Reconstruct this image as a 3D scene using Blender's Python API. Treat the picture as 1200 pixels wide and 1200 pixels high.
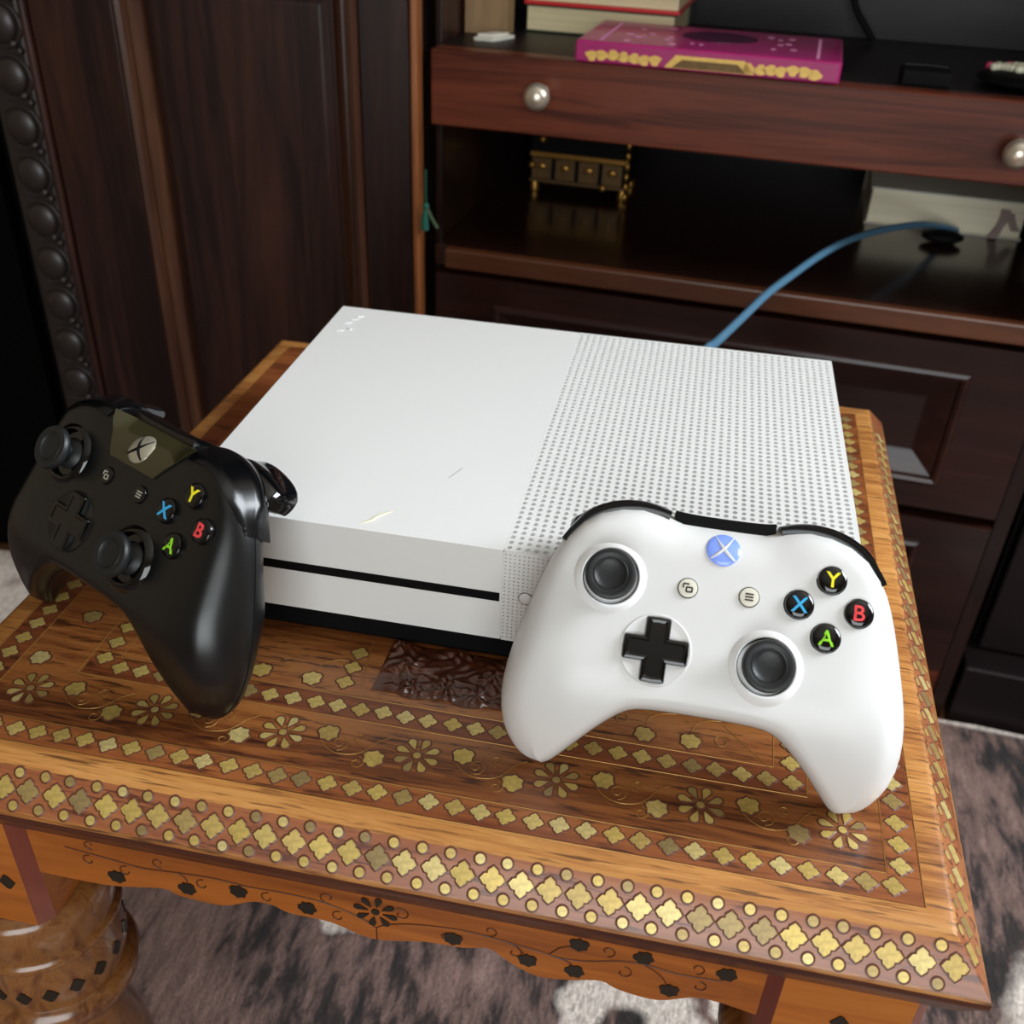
import bpy, math, random
from mathutils import Vector, Matrix

random.seed(7)
scene = bpy.context.scene
for o in list(bpy.data.objects):
    bpy.data.objects.remove(o, do_unlink=True)
COL = scene.collection
PI = math.pi
MM = 0.001

# ------------------------------------------------------------------ camera
cam_d = bpy.data.cameras.new('camera')
cam = bpy.data.objects.new('camera', cam_d)
COL.objects.link(cam)
cam_d.sensor_width = 36.0
cam_d.lens = 36.0 * 1196.6 / 1200.0
cam_d.clip_start = 0.01
_R = ((0.98100006, 0.19024063, 0.03804441), (0.13637847, -0.53673848, -0.83265402), (-0.13798472, 0.82202209, -0.55248521))
_m = Matrix.Identity(4)
for _i in range(3):
    _m[_i][0] = _R[0][_i]
    _m[_i][1] = -_R[1][_i]
    _m[_i][2] = -_R[2][_i]
_m.translation = Vector((0.20708, -0.33790, 0.31077))
cam.matrix_world = _m
cam_d.dof.use_dof = True
cam_d.dof.focus_distance = 0.43
cam_d.dof.aperture_fstop = 13.0
scene.camera = cam

# ------------------------------------------------------------------ world, window light, exposure
world = bpy.data.worlds.new('world')
scene.world = world
world.use_nodes = True
world.node_tree.nodes['Background'].inputs[0].default_value = (0.75, 0.85, 1.0, 1)
world.node_tree.nodes['Background'].inputs[1].default_value = 0.35

def area(name, loc, target, sx, sy, power, color):
    l = bpy.data.lights.new(name, 'AREA')
    l.shape = 'RECTANGLE'; l.size = sx; l.size_y = sy
    l.energy = power; l.color = color
    o = bpy.data.objects.new(name, l)
    COL.objects.link(o)
    o.location = loc
    o.rotation_euler = (Vector(target) - Vector(loc)).to_track_quat('-Z', 'Y').to_euler()
    return o
# daylight entering through the two windows of the room (right wall and the wall behind the camera)
area('daylight_right_window', (1.93, 0.42, 1.22), (0.9, 0.28, 0.82), 1.02, 1.10, 72, (0.88, 0.94, 1.0))
area('daylight_rear_window', (0.55, -2.13, 0.60), (0.5, -1.0, 0.50), 1.55, 1.30, 28, (0.94, 0.99, 1.0))

scene.view_settings.view_transform = 'Standard'
scene.view_settings.look = 'None'
scene.view_settings.exposure = 0.10
scene.view_settings.gamma = 1.0
scene.view_settings.use_curve_mapping = False

# ------------------------------------------------------------------ materials
def lin(c):
    out = []
    for v in c:
        v = v / 255.0
        out.append(v / 12.92 if v <= 0.04045 else ((v + 0.055) / 1.055) ** 2.4)
    return (out[0], out[1], out[2], 1.0)

def new_mat(name):
    m = bpy.data.materials.new(name)
    m.use_nodes = True
    nt = m.node_tree
    b = nt.nodes['Principled BSDF']
    return m, nt, b

def N(nt, kind, **kw):
    n = nt.nodes.new(kind)
    for k, v in kw.items():
        setattr(n, k, v)
    return n

def setin(n, **kw):
    for k, v in kw.items():
        n.inputs[k.replace('_', ' ')].default_value = v

def plain(name, rgb, rough=0.5, metal=0.0, coat=0.0, bump=0.0, bscale=400.0, var=0.0, vscale=40.0, spec=0.5, emit=None):
    m, nt, b = new_mat(name)
    b.inputs['Base Color'].default_value = lin(rgb)
    b.inputs['Roughness'].default_value = rough
    b.inputs['Metallic'].default_value = metal
    b.inputs['Coat Weight'].default_value = coat
    b.inputs['Coat Roughness'].default_value = 0.05
    b.inputs['Specular IOR Level'].default_value = spec
    tc = N(nt, 'ShaderNodeTexCoord')
    if var > 0:
        nz = N(nt, 'ShaderNodeTexNoise'); setin(nz, Scale=vscale, Detail=5.0, Roughness=0.6)
        nt.links.new(tc.outputs['Object'], nz.inputs['Vector'])
        mx = N(nt, 'ShaderNodeMix', data_type='RGBA')
        c = lin(rgb)
        mx.inputs[6].default_value = tuple(v * (1 - var) for v in c[:3]) + (1,)
        mx.inputs[7].default_value = tuple(min(1, v * (1 + var)) for v in c[:3]) + (1,)
        nt.links.new(nz.outputs['Fac'], mx.inputs[0])
        nt.links.new(mx.outputs[2], b.inputs['Base Color'])
    if bump > 0:
        nb = N(nt, 'ShaderNodeTexNoise'); setin(nb, Scale=bscale, Detail=3.0)
        nt.links.new(tc.outputs['Object'], nb.inputs['Vector'])
        bp = N(nt, 'ShaderNodeBump'); setin(bp, Strength=bump, Distance=0.0004)
        nt.links.new(nb.outputs['Fac'], bp.inputs['Height'])
        nt.links.new(bp.outputs['Normal'], b.inputs['Normal'])
    if emit:
        b.inputs['Emission Color'].default_value = lin(emit[0])
        b.inputs['Emission Strength'].default_value = emit[1]
    return m

def ramp(nt, stops):
    r = N(nt, 'ShaderNodeValToRGB')
    e = r.color_ramp.elements
    e[0].position, e[0].color = stops[0][0], lin(stops[0][1])
    e[1].position, e[1].color = stops[-1][0], lin(stops[-1][1])
    for p, c in stops[1:-1]:
        x = e.new(p); x.color = lin(c)
    return r

def wood(name, stops, axis='X', fine=70.0, along=4.0, rough=0.35, coat=0.3, bump=0.25, dist=1.5, pores=None, coatr=0.15, spec=0.5):
    """grain stretched along one local axis; stops = colour ramp of the grain"""
    m, nt, b = new_mat(name)
    tc = N(nt, 'ShaderNodeTexCoord')
    mp = N(nt, 'ShaderNodeMapping')
    sc = {'X': (along, fine, fine), 'Y': (fine, along, fine), 'Z': (fine, fine, along)}[axis]
    mp.inputs['Scale'].default_value = sc
    nt.links.new(tc.outputs['Object'], mp.inputs['Vector'])
    n1 = N(nt, 'ShaderNodeTexNoise'); setin(n1, Scale=1.0, Detail=9.0, Roughness=0.68, Distortion=dist)
    nt.links.new(mp.outputs['Vector'], n1.inputs['Vector'])
    mp2 = N(nt, 'ShaderNodeMapping')
    mp2.inputs['Scale'].default_value = tuple(v * 0.22 for v in sc)
    nt.links.new(tc.outputs['Object'], mp2.inputs['Vector'])
    n2 = N(nt, 'ShaderNodeTexNoise'); setin(n2, Scale=1.0, Detail=4.0, Roughness=0.5, Distortion=1.0)
    nt.links.new(mp2.outputs['Vector'], n2.inputs['Vector'])
    mixf = N(nt, 'ShaderNodeMath', operation='MULTIPLY_ADD')
    mixf.inputs[1].default_value = 0.55
    nt.links.new(n1.outputs['Fac'], mixf.inputs[0])
    h = N(nt, 'ShaderNodeMath', operation='MULTIPLY'); h.inputs[1].default_value = 0.45
    nt.links.new(n2.outputs['Fac'], h.inputs[0])
    nt.links.new(h.outputs[0], mixf.inputs[2])
    r = ramp(nt, stops)
    nt.links.new(mixf.outputs[0], r.inputs[0])
    col = r.outputs['Color']
    if pores:
        mp3 = N(nt, 'ShaderNodeMapping')
        mp3.inputs['Scale'].default_value = tuple(v * (3.2 if v > 10 else 6.0) for v in sc)
        nt.links.new(tc.outputs['Object'], mp3.inputs['Vector'])
        n3 = N(nt, 'ShaderNodeTexNoise'); setin(n3, Scale=1.0, Detail=3.0, Roughness=0.6)
        nt.links.new(mp3.outputs['Vector'], n3.inputs['Vector'])
        r3 = N(nt, 'ShaderNodeMapRange'); setin(r3, From_Min=0.56, From_Max=0.66)
        nt.links.new(n3.outputs['Fac'], r3.inputs['Value'])
        mx = N(nt, 'ShaderNodeMix', data_type='RGBA')
        mx.inputs[7].default_value = lin(pores)
        nt.links.new(col, mx.inputs[6])
        mu = N(nt, 'ShaderNodeMath', operation='MULTIPLY'); mu.inputs[1].default_value = 0.8
        nt.links.new(r3.outputs[0], mu.inputs[0])
        nt.links.new(mu.outputs[0], mx.inputs[0])
        col = mx.outputs[2]
    nt.links.new(col, b.inputs['Base Color'])
    bp = N(nt, 'ShaderNodeBump'); setin(bp, Strength=bump, Distance=0.0006)
    nt.links.new(n1.outputs['Fac'], bp.inputs['Height'])
    nt.links.new(bp.outputs['Normal'], b.inputs['Normal'])
    b.inputs['Roughness'].default_value = rough
    b.inputs['Coat Weight'].default_value = coat
    b.inputs['Coat Roughness'].default_value = coatr
    b.inputs['Specular IOR Level'].default_value = spec
    return m

MT = {}
MT['top'] = wood('sheesham_top', [(0.30, (48, 23, 12)), (0.39, (92, 48, 23)), (0.48, (134, 77, 37)), (0.58, (166, 106, 54)), (0.68, (118, 63, 31)), (0.78, (78, 40, 21))],
                 'X', 130, 9, 0.34, 0.3, 0.25, 2.6, pores=(46, 21, 12))
MT['rail'] = wood('sheesham_rail', [(0.28, (88, 46, 21)), (0.40, (148, 90, 44)), (0.52, (188, 128, 66)), (0.64, (208, 152, 86)), (0.78, (134, 78, 38))],
                  'X', 170, 11, 0.34, 0.3, 0.3, 2.6, pores=(78, 40, 20))
MT['band'] = wood('sheesham_band', [(0.3, (70, 34, 18)), (0.48, (122, 64, 34)), (0.62, (158, 94, 48)), (0.75, (104, 54, 28))], 'X', 95, 6, 0.36, 0.25, 0.2, 2.0, pores=(60, 28, 18))
MT['slope'] = wood('sheesham_slope', [(0.3, (100, 50, 30)), (0.5, (156, 92, 56)), (0.7, (184, 122, 76))], 'X', 95, 6, 0.34, 0.3, 0.2, 2.0, pores=(80, 38, 24))
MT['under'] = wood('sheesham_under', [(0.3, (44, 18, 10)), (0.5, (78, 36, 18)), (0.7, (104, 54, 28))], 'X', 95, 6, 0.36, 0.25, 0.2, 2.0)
MT['apron'] = wood('sheesham_apron', [(0.3, (120, 58, 16)), (0.5, (176, 98, 30)), (0.7, (198, 124, 48))], 'X', 60, 5, 0.42, 0.2, 0.2, 1.5)
MT['leg'] = wood('sheesham_leg', [(0.30, (44, 20, 14)), (0.42, (92, 48, 26)), (0.54, (146, 96, 50)), (0.62, (112, 62, 34)), (0.72, (58, 28, 22))], 'Z', 45, 12, 0.22, 0.7, 0.15, 3.0)
MT['redwood'] = wood('red_stain', [(0.3, (84, 34, 24)), (0.6, (128, 60, 42)), (0.75, (150, 84, 62))], 'Z', 60, 10, 0.25, 0.5, 0.1, 1.0)
MT['carved'] = wood('carved_dark', [(0.3, (40, 18, 10)), (0.5, (78, 38, 20)), (0.7, (116, 64, 34))], 'X', 60, 20, 0.3, 0.5, 0.3, 1.0)
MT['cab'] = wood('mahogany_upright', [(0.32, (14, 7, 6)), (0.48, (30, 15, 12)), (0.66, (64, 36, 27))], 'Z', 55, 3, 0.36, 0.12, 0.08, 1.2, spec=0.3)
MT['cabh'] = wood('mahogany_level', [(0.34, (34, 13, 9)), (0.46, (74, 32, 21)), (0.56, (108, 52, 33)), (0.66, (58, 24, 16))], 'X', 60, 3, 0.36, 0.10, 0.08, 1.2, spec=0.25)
MT['cabd'] = wood('mahogany_drawer', [(0.3, (20, 9, 8)), (0.5, (40, 19, 15)), (0.72, (62, 32, 24))], 'X', 55, 3, 0.32, 0.2, 0.08, 1.2, spec=0.3)
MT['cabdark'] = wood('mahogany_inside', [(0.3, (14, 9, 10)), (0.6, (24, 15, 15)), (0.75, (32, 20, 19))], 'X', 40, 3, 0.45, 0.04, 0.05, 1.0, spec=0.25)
MT['shelf'] = wood('mahogany_shelf', [(0.3, (28, 13, 10)), (0.6, (46, 22, 16)), (0.75, (56, 30, 21))], 'X', 40, 3, 0.2, 0.35, 0.03, 1.0)
MT['edge'] = wood('worn_edge', [(0.3, (96, 52, 26)), (0.5, (134, 78, 40)), (0.72, (166, 104, 58))], 'Z', 90, 8, 0.35, 0.3, 0.1, 1.0)
MT['edgeh'] = wood('worn_edge_level', [(0.3, (62, 32, 17)), (0.5, (92, 50, 27)), (0.72, (114, 66, 36))], 'X', 90, 8, 0.35, 0.3, 0.1, 1.0)
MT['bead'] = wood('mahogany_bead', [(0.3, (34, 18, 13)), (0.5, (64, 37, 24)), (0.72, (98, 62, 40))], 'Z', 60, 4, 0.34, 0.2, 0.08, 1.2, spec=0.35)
MT['post'] = plain('carved_post', (34, 26, 24), 0.4, 0, 0.1, 0.3, 200, 0.3, 60)
MT['black'] = plain('corner_shade_black', (4, 4, 4), 0.7, spec=0.05)  # near-black colour carries the deep shade of the left corner
MT['white'] = plain('white_plastic', (226, 226, 225), 0.33, 0, 0, 0.04, 3000)
MT['wtop'] = plain('white_matt_plastic', (232, 232, 230), 0.42, 0, 0, 0.03, 2500)
MT['wring'] = plain('white_gloss_ring', (240, 240, 240), 0.2)
MT['blk'] = plain('black_soft_plastic', (9, 11, 13), 0.28, 0, 0, 0.10, 2500, spec=0.6)
MT['gloss'] = plain('black_gloss_plastic', (7, 8, 10), 0.08, 0, 0.3)
MT['bumper'] = plain('black_bumper_plastic', (6, 7, 9), 0.2, spec=0.45)
MT['rubber'] = plain('black_rubber', (22, 25, 27), 0.45, 0, 0, 0.2, 1500)
MT['hole'] = plain('matt_black', (5, 5, 6), 0.7, spec=0.15)
MT['panelg'] = plain('panel_painted_sheen', (66, 62, 40), 0.14, 0.3, 0.4)  # base colour raised to stand in for a reflection in the gloss
MT['chrome'] = plain('guide_chrome', (190, 186, 166), 0.25, 0.6)
MT['blue'] = plain('guide_blue', (128, 156, 236), 0.25, 0, 0.5, emit=((110, 140, 240), 0.25))
MT['ink'] = plain('dark_icon', (40, 38, 34), 0.5)
MT['icon'] = plain('grey_icon', (168, 166, 150), 0.5)
MT['cream'] = plain('cream_plastic', (226, 222, 206), 0.35)
MT['seam'] = plain('seam_grey', (120, 112, 104), 0.5)
MT['lg'] = plain('letter_green', (140, 214, 40), 0.3, emit=((120, 200, 30), 0.12))
MT['lr'] = plain('letter_red', (238, 70, 76), 0.3, emit=((230, 60, 66), 0.12))
MT['lb'] = plain('letter_blue', (56, 168, 220), 0.3, emit=((50, 150, 210), 0.12))
MT['ly'] = plain('letter_yellow', (240, 226, 40), 0.3, emit=((230, 214, 30), 0.12))
MT['brassline'] = plain('brass_wire', (168, 124, 62), 0.4, 0.5)
MT['lac'] = plain('dark_lac', (98, 54, 36), 0.4)
MT['dinlay'] = plain('dark_inlay', (44, 36, 26), 0.4, 0.2)
MT['engr'] = plain('engraved_line', (84, 40, 16), 0.5)
MT['knob'] = plain('silver_knob', (206, 196, 178), 0.3, 0.75, 0.2, var=0.15, vscale=80)
MT['gold'] = plain('old_gold', (176, 130, 62), 0.3, 0.8, var=0.3, vscale=120)
MT['goldp'] = plain('gold_panel', (104, 78, 44), 0.4, 0.5, var=0.6, vscale=220)
MT['pages'] = wood('book_pages', [(0.3, (196, 180, 138)), (0.5, (226, 212, 172)), (0.72, (236, 226, 194))], 'X', 500, 3, 0.8, 0, 0.2, 0.3)
MT['pages2'] = wood('book_pages_grey', [(0.3, (222, 208, 176)), (0.5, (242, 232, 204)), (0.72, (248, 240, 220))], 'X', 420, 3, 0.8, 0, 0.2, 0.3)
MT['red'] = plain('red_cover', (206, 24, 30), 0.35, 0, 0.3)
MT['gcover'] = plain('green_cover', (18, 34, 26), 0.5)
MT['pinkc'] = plain('pink_cover', (166, 30, 104), 0.32, 0, 0.3, var=0.18, vscale=60)
MT['gilt'] = plain('gilt_print', (226, 186, 96), 0.4, 0.2, var=0.3, vscale=200)
MT['silverp'] = plain('silver_print', (226, 150, 196), 0.4)
MT['plum'] = plain('plum_medallion', (70, 18, 54), 0.4)
MT['paper'] = plain('paper_white', (212, 206, 192), 0.7)
MT['beige'] = wood('beige_upright', [(0.3, (120, 92, 62)), (0.6, (158, 126, 88)), (0.75, (176, 146, 104))], 'Z', 60, 6, 0.6, 0, 0.05, 1.0)
MT['cable'] = plain('blue_cable', (82, 124, 152), 0.3, 0, 0.3)
MT['pearl'] = plain('pearl_bead', (226, 224, 200), 0.25, 0, 0.4)
MT['pinkb'] = plain('pink_bead', (224, 70, 120), 0.3)
MT['green'] = plain('green_thread', (16, 84, 68), 0.8)
MT['olive'] = plain('olive_thread', (52, 70, 42), 0.8)
MT['ribbon'] = plain('mauve_ribbon', (150, 128, 122), 0.7)
MT['wallm'] = plain('cream_wall', (150, 134, 112), 0.9, bump=0.2, bscale=60, var=0.04, vscale=6)
MT['ceil'] = plain('white_ceiling', (214, 208, 196), 0.9)
MT['floorm'] = wood('floor_boards', [(0.3, (92, 62, 40)), (0.6, (130, 92, 60)), (0.75, (148, 108, 72))], 'Y', 20, 1.5, 0.5, 0.1, 0.1, 1.0)
MT['wframe'] = plain('window_white', (232, 232, 228), 0.4)
MT['stain'] = plain('yellow_stain', (224, 214, 182), 0.5)

def brass():
    m, nt, b = new_mat('brass_inlay')
    oi = N(nt, 'ShaderNodeObjectInfo')
    r = ramp(nt, [(0.0, (150, 128, 84)), (0.3, (190, 162, 92)), (0.7, (208, 180, 98)), (1.0, (216, 196, 132))])  # grey to gold tones per piece imitate differing reflections
    nt.links.new(oi.outputs['Random'], r.inputs[0])
    tc = N(nt, 'ShaderNodeTexCoord')
    nz = N(nt, 'ShaderNodeTexNoise'); setin(nz, Scale=500.0, Detail=4.0)
    nt.links.new(tc.outputs['Object'], nz.inputs['Vector'])
    mr = N(nt, 'ShaderNodeMapRange'); setin(mr, From_Min=0.3, From_Max=0.7, To_Min=0.72, To_Max=1.1)
    nt.links.new(nz.outputs['Fac'], mr.inputs['Value'])
    hs = N(nt, 'ShaderNodeHueSaturation')
    nt.links.new(r.outputs['Color'], hs.inputs['Color'])
    nt.links.new(mr.outputs[0], hs.inputs['Value'])
    nt.links.new(hs.outputs[0], b.inputs['Base Color'])
    b.inputs['Metallic'].default_value = 0.3
    b.inputs['Roughness'].default_value = 0.34
    return m
MT['brass'] = brass()

def rug_mat():
    m, nt, b = new_mat('rug_pile')
    tc = N(nt, 'ShaderNodeTexCoord')
    def noise(scale, detail=5.0, rough=0.6, dist=0.0, rot=0.0):
        mp = N(nt, 'ShaderNodeMapping'); mp.inputs['Scale'].default_value = scale
        mp.inputs['Rotation'].default_value = (0, 0, rot)
        nt.links.new(tc.outputs['Object'], mp.inputs['Vector'])
        n = N(nt, 'ShaderNodeTexNoise'); setin(n, Scale=1.0, Detail=detail, Roughness=rough, Distortion=dist)
        nt.links.new(mp.outputs['Vector'], n.inputs['Vector'])
        return n
    streak = noise((70, 20, 1), 8, 0.72, 0.3, 0.1)
    patch = noise((9, 7, 1), 3, 0.5, 0.4)
    add = N(nt, 'ShaderNodeMath', operation='MULTIPLY_ADD'); add.inputs[1].default_value = 0.5
    mu = N(nt, 'ShaderNodeMath', operation='MULTIPLY'); mu.inputs[1].default_value = 0.5
    nt.links.new(patch.outputs['Fac'], mu.inputs[0])
    nt.links.new(streak.outputs['Fac'], add.inputs[0]); nt.links.new(mu.outputs[0], add.inputs[2])
    base = ramp(nt, [(0.40, (26, 21, 21)), (0.455, (50, 39, 37)), (0.50, (106, 83, 76)), (0.62, (148, 118, 109))])
    nt.links.new(add.outputs[0], base.inputs[0])
    col = base.outputs['Color']
    warp = noise((26, 26, 1), 3, 0.5)
    wv = N(nt, 'ShaderNodeVectorMath', operation='MULTIPLY_ADD')
    wv.inputs[1].default_value = (0.035, 0.035, 0)
    nt.links.new(warp.outputs['Color'], wv.inputs[0]); nt.links.new(tc.outputs['Object'], wv.inputs[2])
    hair = noise((240, 120, 1), 2, 0.6)
    # cream woven scrolls: (centre x, centre y, radius of ring, half width)
    motifs = [(0.335, 0.130, 0.030, 0.016), (0.24, 0.09, 0.035, 0.02), (-0.24, 0.03, 0.04, 0.045),
              (-0.49, 0.46, 0.05, 0.055), (0.575, 0.160, 0.02, 0.045), (0.006, 0.14, 0.012, 0.010),
              (-0.36, 0.20, 0.05, 0.02), (0.45, -0.15, 0.06, 0.02), (0.1, -0.25, 0.06, 0.02), (0.72, 0.05, 0.06, 0.03), (-0.62, 0.1, 0.06, 0.03)]
    acc = None
    for cx, cy, rr, hw in motifs:
        d = N(nt, 'ShaderNodeVectorMath', operation='DISTANCE')
        d.inputs[1].default_value = (cx + 0.0175, cy + 0.0175, 0)
        sep = N(nt, 'ShaderNodeVectorMath', operation='MULTIPLY'); sep.inputs[1].default_value = (1, 1, 0)
        nt.links.new(wv.outputs[0], sep.inputs[0]); nt.links.new(sep.outputs[0], d.inputs[0])
        s = N(nt, 'ShaderNodeMath', operation='SUBTRACT'); s.inputs[1].default_value = rr
        nt.links.new(d.outputs['Value'], s.inputs[0])
        a = N(nt, 'ShaderNodeMath', operation='ABSOLUTE'); nt.links.new(s.outputs[0], a.inputs[0])
        mr = N(nt, 'ShaderNodeMapRange'); setin(mr, From_Min=hw * 0.6, From_Max=hw, To_Min=1.0, To_Max=0.0)
        nt.links.new(a.outputs[0], mr.inputs['Value'])
        if acc is None:
            acc = mr.outputs[0]
        else:
            mxx = N(nt, 'ShaderNodeMath', operation='MAXIMUM')
            nt.links.new(acc, mxx.inputs[0]); nt.links.new(mr.outputs[0], mxx.inputs[1]); acc = mxx.outputs[0]
    # straight cream border along the cabinet side of the rug
    sx = N(nt, 'ShaderNodeSeparateXYZ'); nt.links.new(tc.outputs['Object'], sx.inputs[0])
    gb = N(nt, 'ShaderNodeMath', operation='MULTIPLY_ADD'); gb.inputs[1].default_value = 0.06
    nt.links.new(sx.outputs['X'], gb.inputs[0]); nt.links.new(sx.outputs['Y'], gb.inputs[2])
    mrb = N(nt, 'ShaderNodeMapRange'); setin(mrb, From_Min=0.499, From_Max=0.503)
    nt.links.new(gb.outputs[0], mrb.inputs['Value'])
    mxx = N(nt, 'ShaderNodeMath', operation='MAXIMUM')
    nt.links.new(acc, mxx.inputs[0]); nt.links.new(mrb.outputs[0], mxx.inputs[1])
    hm = N(nt, 'ShaderNodeMapRange'); setin(hm, From_Min=0.3, From_Max=0.6, To_Min=0.55, To_Max=1.0)
    nt.links.new(hair.outputs['Fac'], hm.inputs['Value'])
    fm = N(nt, 'ShaderNodeMath', operation='MULTIPLY'); nt.links.new(mxx.outputs[0], fm.inputs[0]); nt.links.new(hm.outputs[0], fm.inputs[1])
    mix = N(nt, 'ShaderNodeMix', data_type='RGBA'); mix.inputs[7].default_value = lin((222, 210, 198))
    nt.links.new(col, mix.inputs[6]); nt.links.new(fm.outputs[0], mix.inputs[0])
    pile = noise((900, 420, 1), 2, 0.7)
    pm = N(nt, 'ShaderNodeMapRange'); setin(pm, From_Min=0.3, From_Max=0.7, To_Min=0.62, To_Max=1.32)
    nt.links.new(pile.outputs['Fac'], pm.inputs['Value'])
    hv = N(nt, 'ShaderNodeHueSaturation')
    nt.links.new(mix.outputs[2], hv.inputs['Color']); nt.links.new(pm.outputs[0], hv.inputs['Value'])
    nt.links.new(hv.outputs[0], b.inputs['Base Color'])
    b.inputs['Roughness'].default_value = 0.95
    b.inputs['Sheen Weight'].default_value = 0.15
    bp = N(nt, 'ShaderNodeBump'); setin(bp, Strength=0.6, Distance=0.004)
    nt.links.new(hair.outputs['Fac'], bp.inputs['Height']); nt.links.new(bp.outputs['Normal'], b.inputs['Normal'])
    return m
MT['rug'] = rug_mat()

# ------------------------------------------------------------------ mesh helpers
class MB:
    def __init__(self):
        self.v = []; self.f = []; self.m = []
    def face(self, idx, mi=0):
        self.f.append(tuple(idx)); self.m.append(mi)
    def box(self, x0, x1, y0, y1, z0, z1, mi=0):
        b = len(self.v)
        self.v += [(x0, y0, z0), (x1, y0, z0), (x1, y1, z0), (x0, y1, z0), (x0, y0, z1), (x1, y0, z1), (x1, y1, z1), (x0, y1, z1)]
        for q in ((0, 3, 2, 1), (4, 5, 6, 7), (0, 1, 5, 4), (1, 2, 6, 5), (2, 3, 7, 6), (3, 0, 4, 7)):
            self.face([b + i for i in q], mi)
        return self
    def prism(self, poly, z0, z1, mi=0, mis=None, grow=0.0):
        """poly counter clockwise (x,y); mis = side material; grow widens the foot"""
        b = len(self.v); n = len(poly)
        cx = sum(p[0] for p in poly) / n; cy = sum(p[1] for p in poly) / n
        for p in poly:
            d = math.hypot(p[0] - cx, p[1] - cy) or 1
            self.v.append((p[0] + (p[0] - cx) / d * grow, p[1] + (p[1] - cy) / d * grow, z0))
        for p in poly:
            self.v.append((p[0], p[1], z1))
        ms = mi if mis is None else mis
        self.face([b + n + i for i in range(n)], mi)
        self.face([b + n - 1 - i for i in range(n)], ms)
        for i in range(n):
            j = (i + 1) % n
            self.face((b + i, b + j, b + n + j, b + n + i), ms)
        return self
    def loft(self, rings, closed=True, caps=True, mi=0):
        b = len(self.v); n = len(rings[0])
        for r in rings:
            self.v += [tuple(p) for p in r]
        for i in range(len(rings) - 1):
            for j in range(n if closed else n - 1):
                k = (j + 1) % n
                self.face((b + i * n + j, b + i * n + k, b + (i + 1) * n + k, b + (i + 1) * n + j), mi)
        if caps:
            self.face([b + n - 1 - j for j in range(n)], mi)
            e = b + (len(rings) - 1) * n
            self.face([e + j for j in range(n)], mi)
        return self
    def lathe(self, prof, c=(0, 0, 0), n=32, mi=0):
        """prof = [(r, z)] from bottom or top; turned round z through c"""
        rings = []
        for r, z in prof:
            r = max(r, 1e-6)
            rings.append([(c[0] + r * math.cos(2 * PI * j / n), c[1] + r * math.sin(2 * PI * j / n), c[2] + z) for j in range(n)])
        return self.loft(rings, True, True, mi)
    def tube(self, path, r, n=8, mi=0, radii=None):
        P = [Vector(p) for p in path]
        rings = []
        up = Vector((0, 0, 1))
        prev = None
        for i, p in enumerate(P):
            t = (P[min(i + 1, len(P) - 1)] - P[max(i - 1, 0)]).normalized()
            if prev is None:
                a = t.cross(up)
                if a.length < 1e-3:
                    a = t.cross(Vector((0, 1, 0)))
            else:
                a = prev - t * prev.dot(t)
            a.normalize(); prev = a
            bb = t.cross(a)
            rr = radii[i] if radii else r
            rings.append([p + a * (rr * math.cos(2 * PI * j / n)) + bb * (rr * math.sin(2 * PI * j / n)) for j in range(n)])
        return self.loft(rings, True, True, mi)
    def sphere(self, c, r, n=16, m=8, sx=1, sy=1, sz=1, mi=0):
        rings = []
        for i in range(m + 1):
            a = -PI / 2 + PI * i / m
            rr = max(math.cos(a) * r, 1e-6)
            rings.append([(c[0] + sx * rr * math.cos(2 * PI * j / n), c[1] + sy * rr * math.sin(2 * PI * j / n), c[2] + sz * r * math.sin(a)) for j in range(n)])
        return self.loft(rings, True, True, mi)
    def shift(self, d):
        self.v = [(a[0] + d[0], a[1] + d[1], a[2] + d[2]) for a in self.v]
        return self
    def scale(self, s):
        self.v = [(a[0] * s, a[1] * s, a[2] * s) for a in self.v]
        return self
    def mesh(self, name, mats, smooth=None):
        me = bpy.data.meshes.new(name)
        me.from_pydata([tuple(p) for p in self.v], [], self.f)
        for mt in (mats if isinstance(mats, (list, tuple)) else [mats]):
            me.materials.append(mt)
        if any(self.m):
            me.polygons.foreach_set('material_index', self.m)
        if smooth is not None:
            me.shade_smooth()
            me.set_sharp_from_angle(angle=math.radians(smooth))
        me.update()
        return me

def link(name, me, parent=None, loc=(0, 0, 0), rot=(0, 0, 0)):
    o = bpy.data.objects.new(name, me)
    COL.objects.link(o)
    o.parent = parent
    o.location = loc
    o.rotation_euler = rot
    return o

def put(name, mb, mats, parent=None, smooth=None, loc=(0, 0, 0), rot=(0, 0, 0), bevel=0.0, seg=2):
    o = link(name, mb.mesh(name, mats, smooth), parent, loc, rot)
    if bevel > 0:
        md = o.modifiers.new('bevel', 'BEVEL')
        md.width = bevel; md.segments = seg; md.limit_method = 'ANGLE'
    return o

def thing(name, label, cat, loc=(0, 0, 0), rotz=0.0, group=None):
    o = bpy.data.objects.new(name, None)
    COL.objects.link(o)
    o.location = loc; o.rotation_euler = (0, 0, rotz)
    o.empty_display_size = 0.02
    tag(o, label, cat, group)
    return o

def tag(o, label, cat, group=None):
    o['label'] = label; o['category'] = cat
    if group:
        o['group'] = group
    return o

def struct(o):
    o['kind'] = 'structure'
    return o

def box(x0, x1, y0, y1, z0, z1):
    return MB().box(x0, x1, y0, y1, z0, z1)

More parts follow.
